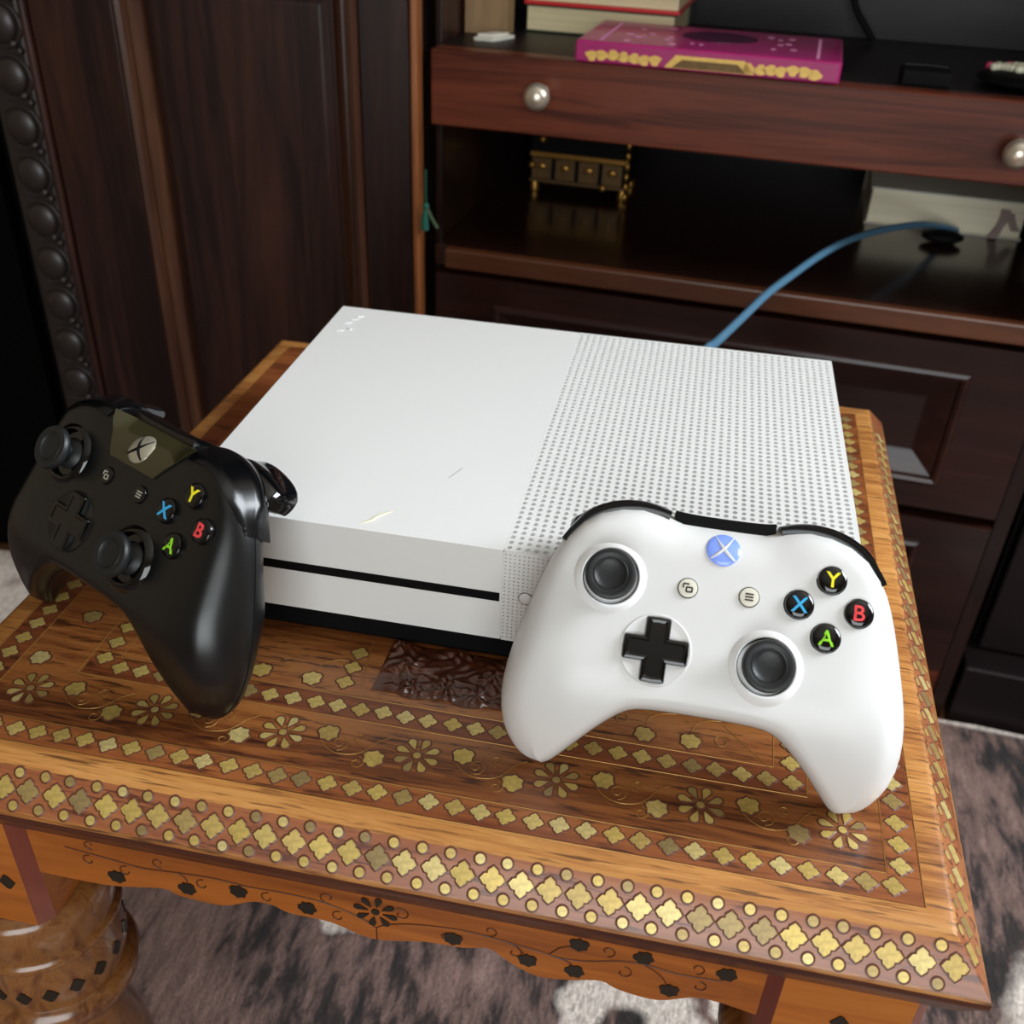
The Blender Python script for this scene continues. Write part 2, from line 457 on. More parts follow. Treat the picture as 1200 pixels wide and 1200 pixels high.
def catmull(pts, k=6):
    out = []
    n = len(pts)
    for i in range(n - 1):
        p0 = pts[max(i - 1, 0)]; p1 = pts[i]; p2 = pts[i + 1]; p3 = pts[min(i + 2, n - 1)]
        for s in range(k):
            t = s / k
            out.append(tuple(0.5 * ((2 * b) + (-a + c) * t + (2 * a - 5 * b + 4 * c - d) * t * t + (-a + 3 * b - 3 * c + d) * t ** 3)
                             for a, b, c, d in zip(p0, p1, p2, p3)))
    out.append(tuple(pts[-1]))
    return out

# ------------------------------------------------------------------ room
ZF = -0.42
RX0, RX1, RY0, RY1, RZ1 = -1.70, 2.00, -2.20, 1.05, 2.05
struct(put('floor', box(RX0, RX1, RY0, RY1, ZF - 0.05, ZF), MT['floorm']))
struct(put('ceiling', box(RX0, RX1, RY0, RY1, RZ1, RZ1 + 0.05), MT['ceil']))
struct(put('wall_back', box(RX0, RX1, RY1, RY1 + 0.08, ZF, RZ1), MT['wallm']))
struct(put('wall_left', box(RX0 - 0.08, RX0, RY0, RY1, ZF, RZ1), MT['wallm']))
wy0, wy1, wz0, wz1 = -0.12, 0.96, 0.64, 1.80
mb = MB()
mb.box(RX1, RX1 + 0.08, RY0, wy0, ZF, RZ1).box(RX1, RX1 + 0.08, wy1, RY1, ZF, RZ1)
mb.box(RX1, RX1 + 0.08, wy0, wy1, ZF, wz0).box(RX1, RX1 + 0.08, wy0, wy1, wz1, RZ1)
struct(put('wall_right', mb, MT['wallm']))
wx0, wx1 = -0.27, 1.37
vz0, vz1 = -0.08, 1.28
mb = MB()
mb.box(RX0, wx0, RY0 - 0.08, RY0, ZF, RZ1).box(wx1, RX1, RY0 - 0.08, RY0, ZF, RZ1)
mb.box(wx0, wx1, RY0 - 0.08, RY0, ZF, vz0).box(wx0, wx1, RY0 - 0.08, RY0, vz1, RZ1)
struct(put('wall_front', mb, MT['wallm']))
def window(name, along, a0, a1, pos, wz0, wz1):
    e = thing(name, 'white framed window letting daylight into the room', 'window')
    del e['label']; del e['category']
    struct(e)
    fr = MB()
    for s0, s1, t0, t1 in ((a0, a1, wz0, wz0 + 0.05), (a0, a1, wz1 - 0.05, wz1), (a0, a0 + 0.05, wz0 + 0.05, wz1 - 0.05), (a1 - 0.05, a1, wz0 + 0.05, wz1 - 0.05)):
        fr.box(pos + 0.03, pos + 0.07, s0, s1, t0, t1) if along == 'y' else fr.box(s0, s1, pos - 0.07, pos - 0.03, t0, t1)
    put('window_frame', fr, MT['wframe'], e)
    m_ = (a0 + a1) / 2
    put('mullion', box(pos + 0.03, pos + 0.07, m_ - 0.025, m_ + 0.025, wz0 + 0.05, wz1 - 0.05) if along == 'y' else box(m_ - 0.025, m_ + 0.025, pos - 0.07, pos - 0.03, wz0 + 0.05, wz1 - 0.05), MT['wframe'], e)
window('window_1', 'y', wy0, wy1, RX1, wz0, wz1)
window('window_2', 'x', wx0, wx1, RY0, vz0, vz1)

# rug
ry = 0.475
mb = MB()
ol = [(-1.15, -1.25), (1.35, -1.25), (1.35, 0.400), (0.55, 0.474), (-0.415, 0.474), (-0.425, 0.5105), (-1.15, 0.5105)]
mb.prism(ol, 0, 0.008)
rug = put('rug', mb, MT['rug'], None, None, (0, 0, ZF))
tag(rug, 'brown mottled pile rug with cream scrolls under the wooden side table', 'rug')

# ------------------------------------------------------------------ side table
TX, TY = 0.124, 0.1035
table = thing('side_table', 'carved honey-brown wooden side table inlaid with rows of brass diamonds', 'side table', (TX, TY, ZF + 0.008))
TO = Vector((TX, TY, ZF + 0.008))
def skew(x, y):
    return x + 0.020 * max(0.0, y + 0.0885)       # the top is a little out of square
def tb(mb):
    mb.v = [(skew(p[0], p[1]), p[1], p[2]) for p in mb.v]
    return mb.shift((-TX, -TY, -(ZF + 0.008)))
IX0, IX1, IY0, IY1 = -0.0735, 0.320, -0.0885, 0.2955
tabletop = put('tabletop', tb(box(IX0, IX1, IY0, IY1, -0.031, 0)), MT['top'], table)
prof = [(0, 0), (0.0078, 0), (0.0092, -0.0003), (0.0104, -0.0012), (0.0215, -0.0140), (0.0226, -0.0158), (0.0226, -0.0190), (0.0205, -0.0225), (0.0165, -0.031), (0, -0.031)]
def rail(side):
    rings = []
    for end in (0, 1):
        ring = []
        for o, z in prof:
            if side == 'f':
                ring.append(((IX0 - o, IX1 + o)[end], IY0 - o, z))
            elif side == 'b':
                ring.append(((IX1 + o, IX0 - o)[end], IY1 + o, z))
            elif side == 'r':
                ring.append((IX1 + o, (IY0 - o, IY1 + o)[end], z))
            else:
                ring.append((IX0 - o, (IY1 + o, IY0 - o)[end], z))
        rings.append(ring)
    m = MB().loft(rings)
    for j in range(len(prof)):
        if j == 3:
            m.m[j] = 1
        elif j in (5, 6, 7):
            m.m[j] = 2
    return m
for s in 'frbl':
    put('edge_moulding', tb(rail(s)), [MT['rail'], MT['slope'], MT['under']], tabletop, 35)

# legs, block and turning
def turned_leg(cx, cy):
    h = -(ZF + 0.008)
    leg = put('leg', MB().lathe([(0.0005, -0.098), (0.026, -0.098), (0.0335, -0.0995), (0.0362, -0.103), (0.0372, -0.108), (0.0366, -0.116), (0.0350, -0.125), (0.0345, -0.1285),
                                 (0.0362, -0.130), (0.0366, -0.1325), (0.0352, -0.135), (0.0318, -0.1365), (0.0325, -0.141), (0.0342, -0.150), (0.0345, -0.158), (0.0338, -0.166),
                                 (0.0332, -0.1685), (0.0368, -0.171), (0.0382, -0.176), (0.0374, -0.181), (0.0340, -0.185), (0.0280, -0.190), (0.0250, -0.200), (0.0255, -0.215),
                                 (0.0300, -0.235), (0.0335, -0.258), (0.0330, -0.285), (0.0280, -0.310), (0.0220, -0.325), (0.0280, -0.332), (0.0300, -0.342), (0.0270, -0.352),
                                 (0.0210, -0.360), (0.0240, -0.385), (0.0270, -0.405), (0.0250, -h + 0.0), (0.0005, -h)], (0, 0, 0), 40),
              MT['leg'], table, 45, (cx - TX, cy - TY, h))
    w = 0.0290; c = 0.0055
    oct_ = [(-w + c, -w), (w - c, -w), (w, -w + c), (w, w - c), (w - c, w), (-w + c, w), (-w, w - c), (-w, -w + c)]
    mbk = MB()
    b = 0
    mbk.prism(oct_, -0.0985, -0.030)
    # reddish stained chamfers
    for i in range(len(mbk.f)):
        if 2 <= i and (i - 2) % 2 == 1:
            mbk.m[i] = 1
    blk = put('leg_block', mbk, [MT['apron'], MT['redwood']], leg)
    # dark inlay on the block and a belt of dark diamonds round the turning
    dm = MB().prism([(0.0038, 0), (0.0008, 0.0042), (-0.0008, 0.0048), (-0.0038, 0), (-0.0008, -0.0042), (0.0008, -0.0042)], 0, 0.0004).mesh('dark_diamond', MT['dinlay'])
    for k in range(3):
        link('dark_diamond', dm, leg, (-0.016 + 0.016 * k, -w - 0.0001, -0.070 if k != 1 else -0.052), (PI / 2, 0, 0))
    for k in range(18):
        a = 2 * PI * k / 18
        link('dark_diamond', dm, leg, (0.0343 * math.cos(a), 0.0343 * math.sin(a), -0.154), (PI / 2, 0, a + PI / 2))
    return leg
for cx in (-0.059, 0.300):
    for cy in (-0.076, 0.280):
        turned_leg(cx, cy)

# aprons with a scalloped lower edge
scal = [(-0.030, -0.066), (0.001, -0.066), (0.027, -0.0605), (0.034, -0.0632), (0.053, -0.064), (0.066, -0.0575), (0.075, -0.0567), (0.083, -0.060), (0.100, -0.0605), (0.118, -0.066),
        (0.140, -0.061), (0.155, -0.060), (0.166, -0.057), (0.174, -0.063), (0.186, -0.069), (0.199, -0.067), (0.211, -0.0635), (0.2185, -0.067), (0.234, -0.0687), (0.251, -0.0615), (0.278, -0.067)]
sc = catmull(scal, 4)
def apron_mb(pts, t):
    m = MB()
    n = len(pts)
    for y in (0, t):
        for x, z in pts:
            m.v.append((x, y, z))
        for x, z in pts:
            m.v.append((x, y, -0.030))
    for i in range(n - 1):
        m.face((i, i + 1, n + i + 1, n + i))
        m.face((2 * n + i + 1, 2 * n + i, 3 * n + i, 3 * n + i + 1))
        m.face((i + 1, i, 2 * n + i, 2 * n + i + 1))
        m.face((n + i, n + i + 1, 3 * n + i + 1, 3 * n + i))
    m.face((0, n, 3 * n, 2 * n)); m.face((n - 1, 3 * n - 1, 4 * n - 1, 2 * n - 1))
    return m
apron = put('apron', tb(apron_mb(sc, 0.014).shift((0, -0.100, 0))), MT['apron'], table)
scx = [(x - 0.124, z) for x, z in sc]
put('apron', apron_mb(scx, 0.014), MT['apron'], table, None, (0, 0.293 - TY, -TO.z))
put('apron', apron_mb(scx, 0.014), MT['apron'], table, None, (0.327 - TX, 0.0, -TO.z), (0, 0, PI / 2))
put('apron', apron_mb(scx, 0.014), MT['apron'], table, None, (-0.079 - TX, 0.0, -TO.z), (0, 0, -PI / 2))

# apron inlay (dark leaves, one dark flower and engraved vines), front face at y = -0.100
def spade(a):
    h = [(0, -1.15), (0.42, -0.82), (0.80, -0.74), (0.84, -0.22), (1.0, 0.22), (0.74, 0.62), (0.32, 0.66), (0, 0.92)]
    return [(x * a, y * a) for x, y in h] + [(-x * a, y * a) for x, y in h[-2:0:-1]]
def teardrop(r0, r1, w):
    return [(0, r0), (w * 0.55, r0 + (r1 - r0) * 0.35), (w, r0 + (r1 - r0) * 0.72), (w * 0.6, r0 + (r1 - r0) * 0.95), (0, r1), (-w * 0.6, r0 + (r1 - r0) * 0.95),
            (-w, r0 + (r1 - r0) * 0.72), (-w * 0.55, r0 + (r1 - r0) * 0.35)]
def circ(r, n=12):
    return [(r * math.cos(2 * PI * k / n), r * math.sin(2 * PI * k / n)) for k in range(n)]
dleaf = MB().prism(spade(0.0040), 0, 0.0004).mesh('dark_leaf', MT['dinlay'])
for x, z in [(0.0069, -0.0579), (0.0384, -0.0565), (0.0615, -0.0515), (0.0906, -0.0535), (0.1513, -0.0545), (0.1815, -0.0589), (0.2002, -0.0600), (0.201, -0.0424), (0.2256, -0.0428), (0.2375, -0.0600), (0.257, -0.0430)]:
    link('dark_leaf', dleaf, apron, (x - TX, -0.1001 - TY, z - TO.z), (PI / 2, random.uniform(-0.6, 0.6), 0))
dpet = MB().prism(teardrop(0.0030, 0.0092, 0.0016), 0, 0.0004).mesh('dark_petal', MT['dinlay'])
for k in range(8):
    link('dark_petal', dpet, apron, (0.1196 - TX, -0.1001 - TY, -0.0475 - TO.z), (PI / 2, 2 * PI * k / 8 + 0.2, 0))
link('dark_flower_centre', MB().prism(circ(0.0018), 0, 0.0004).mesh('dark_flower_centre', MT['dinlay']), apron, (0.1196 - TX, -0.1001 - TY, -0.0475 - TO.z), (PI / 2, 0, 0))
def spiral(cx, cz, r, turns, ph, sgn=1, n=14):
    return [(cx + r * (1 - 0.75 * i / n) * math.cos(ph + sgn * turns * 2 * PI * i / n), cz + r * (1 - 0.75 * i / n) * math.sin(ph + sgn * turns * 2 * PI * i / n)) for i in range(n + 1)]
vn = [[(0.1196, -0.058), (0.124, -0.0545), (0.134, -0.051), (0.146, -0.049), (0.158, -0.0485), (0.172, -0.050), (0.186, -0.052), (0.194, -0.0535), (0.204, -0.0525), (0.216, -0.0485), (0.226, -0.047), (0.240, -0.049), (0.256, -0.048)],
      [(0.1196, -0.058), (0.115, -0.0545), (0.105, -0.050), (0.094, -0.0475), (0.080, -0.047), (0.066, -0.0475), (0.052, -0.0465), (0.036, -0.0475), (0.020, -0.049), (0.004, -0.047), (-0.014, -0.045)],
      [(0.1196, -0.066), (0.1196, -0.0575)], [(0.172, -0.050), (0.177, -0.052), (0.180, -0.056)], [(0.190, -0.053), (0.197, -0.055), (0.200, -0.058)], [(0.226, -0.047), (0.233, -0.052), (0.236, -0.057)],
      [(0.190, -0.0525), (0.194, -0.047), (0.200, -0.044)], [(0.066, -0.0475), (0.062, -0.048), (0.061, -0.050)], [(0.036, -0.0475), (0.039, -0.051), (0.0385, -0.054)]]
for q in ((0.130, -0.046, 0.004, 0.9, 2.0, -1), (0.148, -0.054, 0.0035, 0.8, 1.0, -1), (0.166, -0.0455, 0.0035, 0.9, -2.0, 1), (0.176, -0.056, 0.0035, .8, 1.2, -1), (0.212, -0.0435, 0.0035, .9, -1.5, 1),
          (0.219, -0.055, 0.004, .8, 1.5, -1), (0.246, -0.0435, 0.0035, .8, -1.5, 1), (0.248, -0.0545, 0.0035, .8, 1.5, -1), (0.100, -0.0445, 0.004, .9, -1.4, -1), (0.104, -0.0555, 0.0035, .8, 1.4, 1), (0.074, -0.0525, 0.0035, .8, 1.4, 1), (0.046, -0.0525, 0.0035, .8, 1.4, 1),
          (0.028, -0.0435, 0.0035, .8, -1.4, -1), (0.012, -0.0535, 0.0035, .8, 1.4, 1), (-0.004, -0.051, 0.0035, .8, 1.4, 1), (-0.002, -0.0405, 0.003, .8, -1.4, -1)):
    vn.append(spiral(*q))
for pts in vn:
    pp = catmull(pts, 3) if len(pts) > 2 else pts
    put('engraved_vine', tb(MB().tube([(x, -0.1002, z) for x, z in pp], 0.00026, 4)), MT['engr'], apron)

# ---- brass inlay on the top
def quatrefoil(a):
    q = [(a, 0), (0.68 * a, 0.40 * a), (0.43 * a, 0.43 * a), (0.40 * a, 0.68 * a)]
    out = []
    for k in range(4):
        c, s = math.cos(k * PI / 2), math.sin(k * PI / 2)
        out += [(x * c - y * s, x * s + y * c) for x, y in q]
    return out
BL = [MT['brass'], MT['lac']]
dia = MB().prism(quatrefoil(0.0041), 0.0001, 0.00030, 0, 1, 0.0008).mesh('brass_diamond', BL)
dia_s = MB().prism(quatrefoil(0.0047), 0.0001, 0.00030, 0, 1, 0.0008).mesh('brass_diamond', BL)
dot = MB().prism(circ(0.00185, 14), 0.0001, 0.0003, 0, 1, 0.0008).mesh('brass_dot', BL)
pet = MB().prism(teardrop(0.0032, 0.0092, 0.0017), 0.00005, 0.00025, 0, 1, 0.0008).mesh('brass_petal', BL)
cen = MB().prism(circ(0.0016), 0.00005, 0.00025, 0, 1, 0.0008).mesh('brass_flower_centre', BL)
lef = MB().prism(spade(0.0043), 0.00005, 0.00025, 0, 1, 0.0009).mesh('brass_leaf', BL)
def top(name, me, x, y, a=0.0, z=0.0):
    return link(name, me, tabletop, (skew(x, y) - TX, y - TY, z - TO.z), (0, 0, a))
def jit(s=0.0004):
    return random.uniform(-s, s)
def strip(x0, x1, y0, y1):
    put('border_band', tb(box(x0, x1, y0, y1, -0.0004, 0.00008)), MT['band'], tabletop)
strip(IX0 + 0.0006, IX1 - 0.0006, IY0 + 0.0006, -0.0765)
strip(0.308, IX1 - 0.0006, -0.0760, IY1 - 0.002)
strip(IX0 + 0.0006, -0.0605, -0.0760, IY1 - 0.002)
strip(-0.030, 0.2795, -0.0455, -0.0335)
for k in range(38):
    x = -0.0369 + 0.0102 * (k - 3)
    top('brass_diamond', dia, x + jit(), -0.0815 + jit(), jit(0.12))
for k in range(36):
    y = -0.0717 + 0.0102 * k
    top('brass_diamond', dia, 0.3133 + jit(), y + jit(), jit(0.12))
for k in range(22):
    y = -0.0717 + 0.0102 * k
    top('brass_diamond', dia, -0.0665 + jit(), y + jit(), jit(0.12))
for k in range(31):
    x = 0.2740 - 0.00995 * k
    if x > -0.02:
        top('brass_diamond', dia, x + jit(), -0.0397 + jit(), jit(0.12))
for k in range(5):
    top('brass_diamond', dia, 0.2738 + jit(), -0.0297 + 0.0101 * k, jit(0.12))
    top('brass_diamond', dia, -0.0248 + jit(), -0.0350 + 0.0107 * k, jit(0.12))
for k in range(3):
    top('brass_diamond', dia, 0.0833 + jit(), -0.0255 + 0.0097 * k, jit(0.12))
flowers = [-0.0446, 0.0122, 0.0686, 0.1255, 0.1824, 0.2391, 0.2928]
for fx in flowers:
    fy = -0.0595
    for k in range(8):
        top('brass_petal', pet, fx, fy, 2 * PI * (k + 0.5) / 8 + 0.1)
    top('brass_flower_centre', cen, fx, fy)
    top('brass_leaf', lef, fx - 0.0168, -0.0652, 2.2 + jit(0.3))
    if fx < 0.28:
        top('brass_leaf', lef, fx + 0.0182, -0.0552, 0.4 + jit(0.3))
for x, y, a in [(0.214, -0.0264, -0.4), (0.2331, -0.0261, -0.2), (0.0682, -0.026, 0.2), (-0.0517, -0.0408, -0.3), (0.045, -0.026, 0.2), (0.293, -0.035, 0.4), (0.292, 0.01, 0.2), (-0.045, -0.01, 0.3)]:
    top('brass_leaf', lef, x, y, a)
# slope rows
sl = math.atan2(0.0128, 0.0111)
SM = (0.01595, -0.0076)      # middle of the slope: (offset, z)
nx, nz = math.sin(sl), math.cos(sl)
for k in range(-4, 34):
    x = -0.029 + 0.01086 * k
    link('brass_diamond', dia_s, tabletop, (x + jit() - TX, IY0 - SM[0] - TY, SM[1] - TO.z), (sl, 0, jit(0.06)))
    for d in (0.0064, -0.0064):
        if k < 33:
            link('brass_dot', dot, tabletop, (x + 0.0054 + jit() - TX, IY0 - SM[0] + d * math.cos(sl) - TY, SM[1] + d * math.sin(sl) - TO.z), (sl, 0, 0))
for k in range(36):
    y = -0.098 + 0.0108 * k
    link('brass_diamond', dia_s, tabletop, (skew(IX1 + SM[0], y) - TX, y - TY, SM[1] - TO.z), (0, sl, 0))
    for d in (0.0064, -0.0064):
        link('brass_dot', dot, tabletop, (skew(IX1 + SM[0] - d * math.cos(sl), y) - TX, y + 0.0054 - TY, SM[1] + d * math.sin(sl) - TO.z), (0, sl, 0))
# straight brass wires
def wire(x0, y0, x1, y1):
    put('brass_wire', tb(MB().tube([(x0, y0, 0.0), (x1, y1, 0.0)], 0.00020, 6)), MT['brassline'], tabletop)
wire(IX0, IY0, IX1, IY0); wire(IX1, IY0, IX1, IY1); wire(IX0, IY0, IX0, IY1)
wire(-0.060, -0.076, 0.3075, -0.076); wire(0.3075, -0.076, 0.3075, 0.285); wire(-0.060, -0.076, -0.060, 0.285)
wire(-0.0315, -0.046, 0.280, -0.046); wire(-0.018, -0.033, 0.2668, -0.033)
wire(0.280, -0.046, 0.280, 0.02); wire(0.2668, -0.033, 0.2668, 0.02); wire(-0.0315, -0.046, -0.0315, 0.02); wire(-0.018, -0.033, -0.018, 0.02)
wire(0.246, -0.0142, 0.2660, -0.0345); wire(0.3085, -0.0885, 0.3085, -0.0885 - 0.0001)
put('brass_wire', tb(MB().tube([(x, y, 0.0) for x, y in catmull([(0.0863, 0.004), (0.0875, -0.006), (0.0892, -0.016), (0.0905, -0.026)], 3)], 0.0003, 6)), MT['brassline'], tabletop)
# thin brass scrolls between the flowers
def scroll(pts):
    put('brass_scroll', tb(MB().tube([(x, y, 0.00010) for x, y in catmull(pts, 3)], 0.00019, 5)), MT['brassline'], tabletop)
for fx in flowers[:-1]:
    scroll([(fx + 0.0165, -0.0600), (fx + 0.020, -0.0635), (fx + 0.026, -0.0655), (fx + 0.033, -0.0640), (fx + 0.037, -0.0600), (fx + 0.0395, -0.0560), (fx + 0.044, -0.0525)])
    scroll(spiral(fx + 0.0245, -0.0600, 0.0040, 1.3, -1.5, 1))
    scroll(spiral(fx + 0.0345, -0.0685, 0.0032, 1.2, 1.5, -1))
    scroll([(fx + 0.0350, -0.0620), (fx + 0.0375, -0.0650), (fx + 0.0385, -0.0680)])
    scroll(spiral(fx + 0.0320, -0.0555, 0.0030, 1.2, -1.5, -1))
for x0 in (0.214, 0.2331, 0.0682):
    scroll([(x0, -0.022), (x0 + 0.001, -0.017), (x0 + 0.006, -0.013), (x0 + 0.012, -0.012)])
scroll(spiral(0.246, -0.024, 0.004, 1.2, 0.5, 1)); scroll(spiral(0.203, -0.020, 0.004, 1.2, 2.5, -1)); scroll(spiral(0.300, -0.030, 0.004, 1.2, 2.5, -1))
scroll(spiral(0.055, -0.020, 0.004, 1.2, 2.5, -1))

# carved foliage panel let into the top, running under the console
def foliage(x, y):
    h = 0.0
    for cx, cy, k, s in ((0.127, -0.0215, 7, 1.0), (0.108, -0.010, 5, -1.0), (0.146, -0.010, 5, 1.0), (0.113, -0.023, 6, 1.0), (0.141, -0.023, 6, -1.0), (0.127, 0.006, 8, 1.0), (0.100, 0.004, 5, 1), (0.154, 0.004, 5, -1)):
        dx, dy = x - cx, y - cy
        r = math.hypot(dx, dy); a = math.atan2(dx, -dy)
        w = math.exp(-(r / 0.0100) ** 2)
        h = max(h, w * (0.30 + 1.15 * abs(math.sin(0.5 * k * a + s * r * 260)) ** 0.7))
    h *= 0.8 + 0.35 * math.sin(x * 620 + 2 * math.sin(y * 420)) * math.sin(y * 700 + 1.5 * math.sin(x * 300))
    return max(0.0, min(1.3, h))
PX0, PX1, PY0, PY1 = 0.0955, 0.1590, -0.0275, 0.0045
nxg, nyg = 130, 66
mb = MB()
for j in range(nyg + 1):
    for i in range(nxg + 1):
        x = PX0 + (PX1 - PX0) * i / nxg; y = PY0 + (PY1 - PY0) * j / nyg
        yl = y + (0.0015 * math.sin((x - PX0) * 260) if j == 0 else 0)
        e = min(i, nxg - i, j, nyg - j, 3) / 3.0
        mb.v.append((x, yl, 0.00025 + 0.0024 * foliage(x, y) * e))
for j in range(nyg):
    for i in range(nxg):
        a = j * (nxg + 1) + i
        mb.face((a, a + 1, a + nxg + 2, a + nxg + 1))
b0 = len(mb.v)
put('carved_panel', tb(mb), MT['carved'], tabletop, 80)

# ------------------------------------------------------------------ console
CW, CD, CH, CB = 0.295, 0.230, 0.064, 0.0155
CX, CY = CW / 2, CD / 2
console = thing('game_console', 'white game console with a perforated half lying flat on the wooden table', 'game console', (CX, CY, 0.0))
def co(mb):
    return mb.shift((-CX, -CY, 0))
VX = 0.1475
put('base', co(box(0.006, CW - 0.006, 0.0055, CD - 0.006, 0.0005, CB)), MT['hole'], console, None, bevel=0.002)
# plain left half (three visible sides), rounded on the back left corner
body = put('shell', co(box(0.0, VX, 0.0006, CD, CB, CH)), MT['wtop'], console, None, bevel=0.0003, seg=2)
put('shell_core', co(box(VX + 0.0002, CW - 0.0006, 0.004, CD - 0.001, CB, CH - 0.0020)), MT['wtop'], console)
def perforated(x0, x1, y0, y1, ncol, nrow, r, depth, seg):
    """plate in the xy plane, top at z = 0, with ncol x nrow blind round holes"""
    m = MB()
    px = (x1 - x0) / ncol; py = (y1 - y0) / nrow
    for j in range(nrow):
        for i in range(ncol):
            cx = x0 + px * (i + 0.5); cy = y0 + py * (j + 0.5)
            b = len(m.v)
            hx, hy = px / 2, py / 2
            for k in range(seg):
                a = 2 * PI * (k + 0.5) / seg
                c, s = math.cos(a), math.sin(a)
                q = 1.0 / max(abs(c), abs(s))
                m.v.append((cx + hx * c * q, cy + hy * s * q, 0))
            for z in (0, -depth):
                for k in range(seg):
                    a = 2 * PI * (k + 0.5) / seg
                    m.v.append((cx + r * math.cos(a), cy + r * math.sin(a), z))
            # cell corners
            for k in range(seg):
                l = (k + 1) % seg
                p, q2 = m.v[b + k], m.v[b + l]
                if abs(p[0] - q2[0]) > 1e-9 and abs(p[1] - q2[1]) > 1e-9:
                    m.v.append((cx + math.copysign(hx, p[0] + q2[0] - 2 * cx), cy + math.copysign(hy, p[1] + q2[1] - 2 * cy), 0))
                    m.face((b + k, len(m.v) - 1, b + l, b + seg + l, b + seg + k))
                else:
                    m.face((b + k, b + l, b + seg + l, b + seg + k))
                m.face((b + seg + k, b + seg + l, b + 2 * seg + l, b + 2 * seg + k))
            m.face([b + 2 * seg + k for k in range(seg)])
    return m
vt = perforated(VX, CW - 0.0016, 0.0012, CD - 0.0016, 38, 59, 0.00128, 0.0017, 8)
vt.box(CW - 0.0016, CW, 0.0006, CD, CB, 0.0).box(VX + 0.0003, CW - 0.0016, CD - 0.0016, CD, -0.01, 0.0)
for i in range(len(vt.v) - 16, len(vt.v) - 8):
    if vt.v[i][2] > 0.001:
        vt.v[i] = (vt.v[i][0], vt.v[i][1], CB - CH)
put('vent_grille', co(vt.shift((0, 0, CH))), MT['wtop'], console)
fv = perforated(VX, CW - 0.0016, CB + 0.001, CH - 0.0012, 74, 24, 0.00042, 0.0009, 6)
fv.v = [(x, 0.0006 - z, y) for x, y, z in fv.v]
fv.f = [tuple(f) for f in fv.f]
fv.box(VX + 0.0003, CW, 0.0006, 0.0012, CH - 0.0012, CH - 0.00002)
fv.box(VX + 0.0003, CW, 0.0006, 0.0012, CB, CB + 0.001).box(CW - 0.0016, CW - 0.00002, 0.0006, 0.0012, CB, CH)
front = put('front_grille', co(fv), MT['wtop'], console)
put('disc_slot', co(box(0.006, 0.1465, 0.00025, 0.004, 0.0368, 0.0412)), MT['hole'], console)
ej = MB()
rings = [[(r * math.cos(2 * PI * k / 24), y, r * math.sin(2 * PI * k / 24)) for k in range(24)] for r, y in ((0.0028, 0.0008), (0.0028, 0.0002), (0.0025, 0.0), (0.0001, 0.0))]
ej.loft(rings[::-1])
put('eject_button', co(ej.shift((0.1578, 0, 0.0403))), MT['wring'], console, 40)
put('eject_rim', co(MB().tube([(0.1578 + 0.00305 * math.cos(2 * PI * k / 28), 0.00045, 0.0403 + 0.00305 * math.sin(2 * PI * k / 28)) for k in range(29)], 0.00018, 6)), MT['seam'], console)
# rubbed yellow mark and grey scuff near the front edge, raised glossy mark at the back corner
put('stain_mark', co(MB().tube([(x, y, CH - 0.00012) for x, y in catmull([(0.084, 0.0045), (0.088, 0.008), (0.0905, 0.0125), (0.0955, 0.0175)], 4)], 0.0003, 6, radii=[0.0002 + 0.0006 * math.sin(PI * k / 12) for k in range(13)])), MT['stain'], console)
put('scuff_mark', co(MB().tube([(0.112, 0.050, CH - 0.0001), (0.114, 0.055, CH - 0.0001), (0.116, 0.060, CH - 0.0001)], 0.0002, 6)), MT['seam'], console)
for dx, dy, a in ((0.0, 0.0, 0.4), (0.004, 0.004, -0.6), (0.001, 0.012, 0.5), (0.003, 0.018, 0.3), (0.005, 0.023, 0.6)):
    put('raised_mark', co(box(-0.0022, 0.0022, -0.0008, 0.0008, 0, 0.0004)).shift((CX, CY, 0)), MT['wring'], console, None, (0.0105 + dx - CX, 0.194 + dy - CY, CH), (0, 0, a))
console['label'] = 'white game console with a perforated half lying flat on the wooden table'

# ------------------------------------------------------------------ controllers
OUT = [(0, 38.6), (10, 38.7), (18, 39.2), (25, 40.6), (33, 41.0), (42, 39.4), (50, 35.6), (56, 30.2), (60.5, 24.2), (64.5, 16), (68.0, 6), (71.2, -5), (74.3, -17), (76.2, -28), (76.4, -38), (74.6, -47), (70.6, -54), (64.8, -59.3), (57, -61.2)]
INN = [(0, -34.0), (8, -34.0), (16, -34.2), (23, -34.8), (28.0, -36.4), (33.5, -40.3), (39.5, -45.6), (45.0, -51.0), (50.0, -56.0), (54.0, -59.6), (57, -61.2)]
def arclen(pts):
    P = catmull(pts, 10)
    L = [0.0]
    for i in range(1, len(P)):
        L.append(L[-1] + math.hypot(P[i][0] - P[i - 1][0], P[i][1] - P[i - 1][1]))
    return P, [l / L[-1] for l in L]
_OP, _OL = arclen(OUT)
_IP, _IL = arclen(INN)
def at(P, L, t):
    if t <= 0: return P[0]
    if t >= 1: return P[-1]
    for i in range(1, len(P)):
        if L[i] >= t:
            s = (t - L[i - 1]) / max(L[i] - L[i - 1], 1e-9)
            return (P[i - 1][0] + (P[i][0] - P[i - 1][0]) * s, P[i - 1][1] + (P[i][1] - P[i - 1][1]) * s)
    return P[-1]
def warp_out(t):
    # outer parameter as a function of the section parameter
    xs = [(0, 0), (0.33, 0.40), (0.75, 0.78), (1, 1)]
    for (a, b), (c, d) in zip(xs, xs[1:]):
        if t <= c:
            return b + (d - b) * (t - a) / (c - a)
    return 1.0
def sstep(a, b, x):
    t = max(0.0, min(1.0, (x - a) / (b - a)))
    return t * t * (3 - 2 * t)
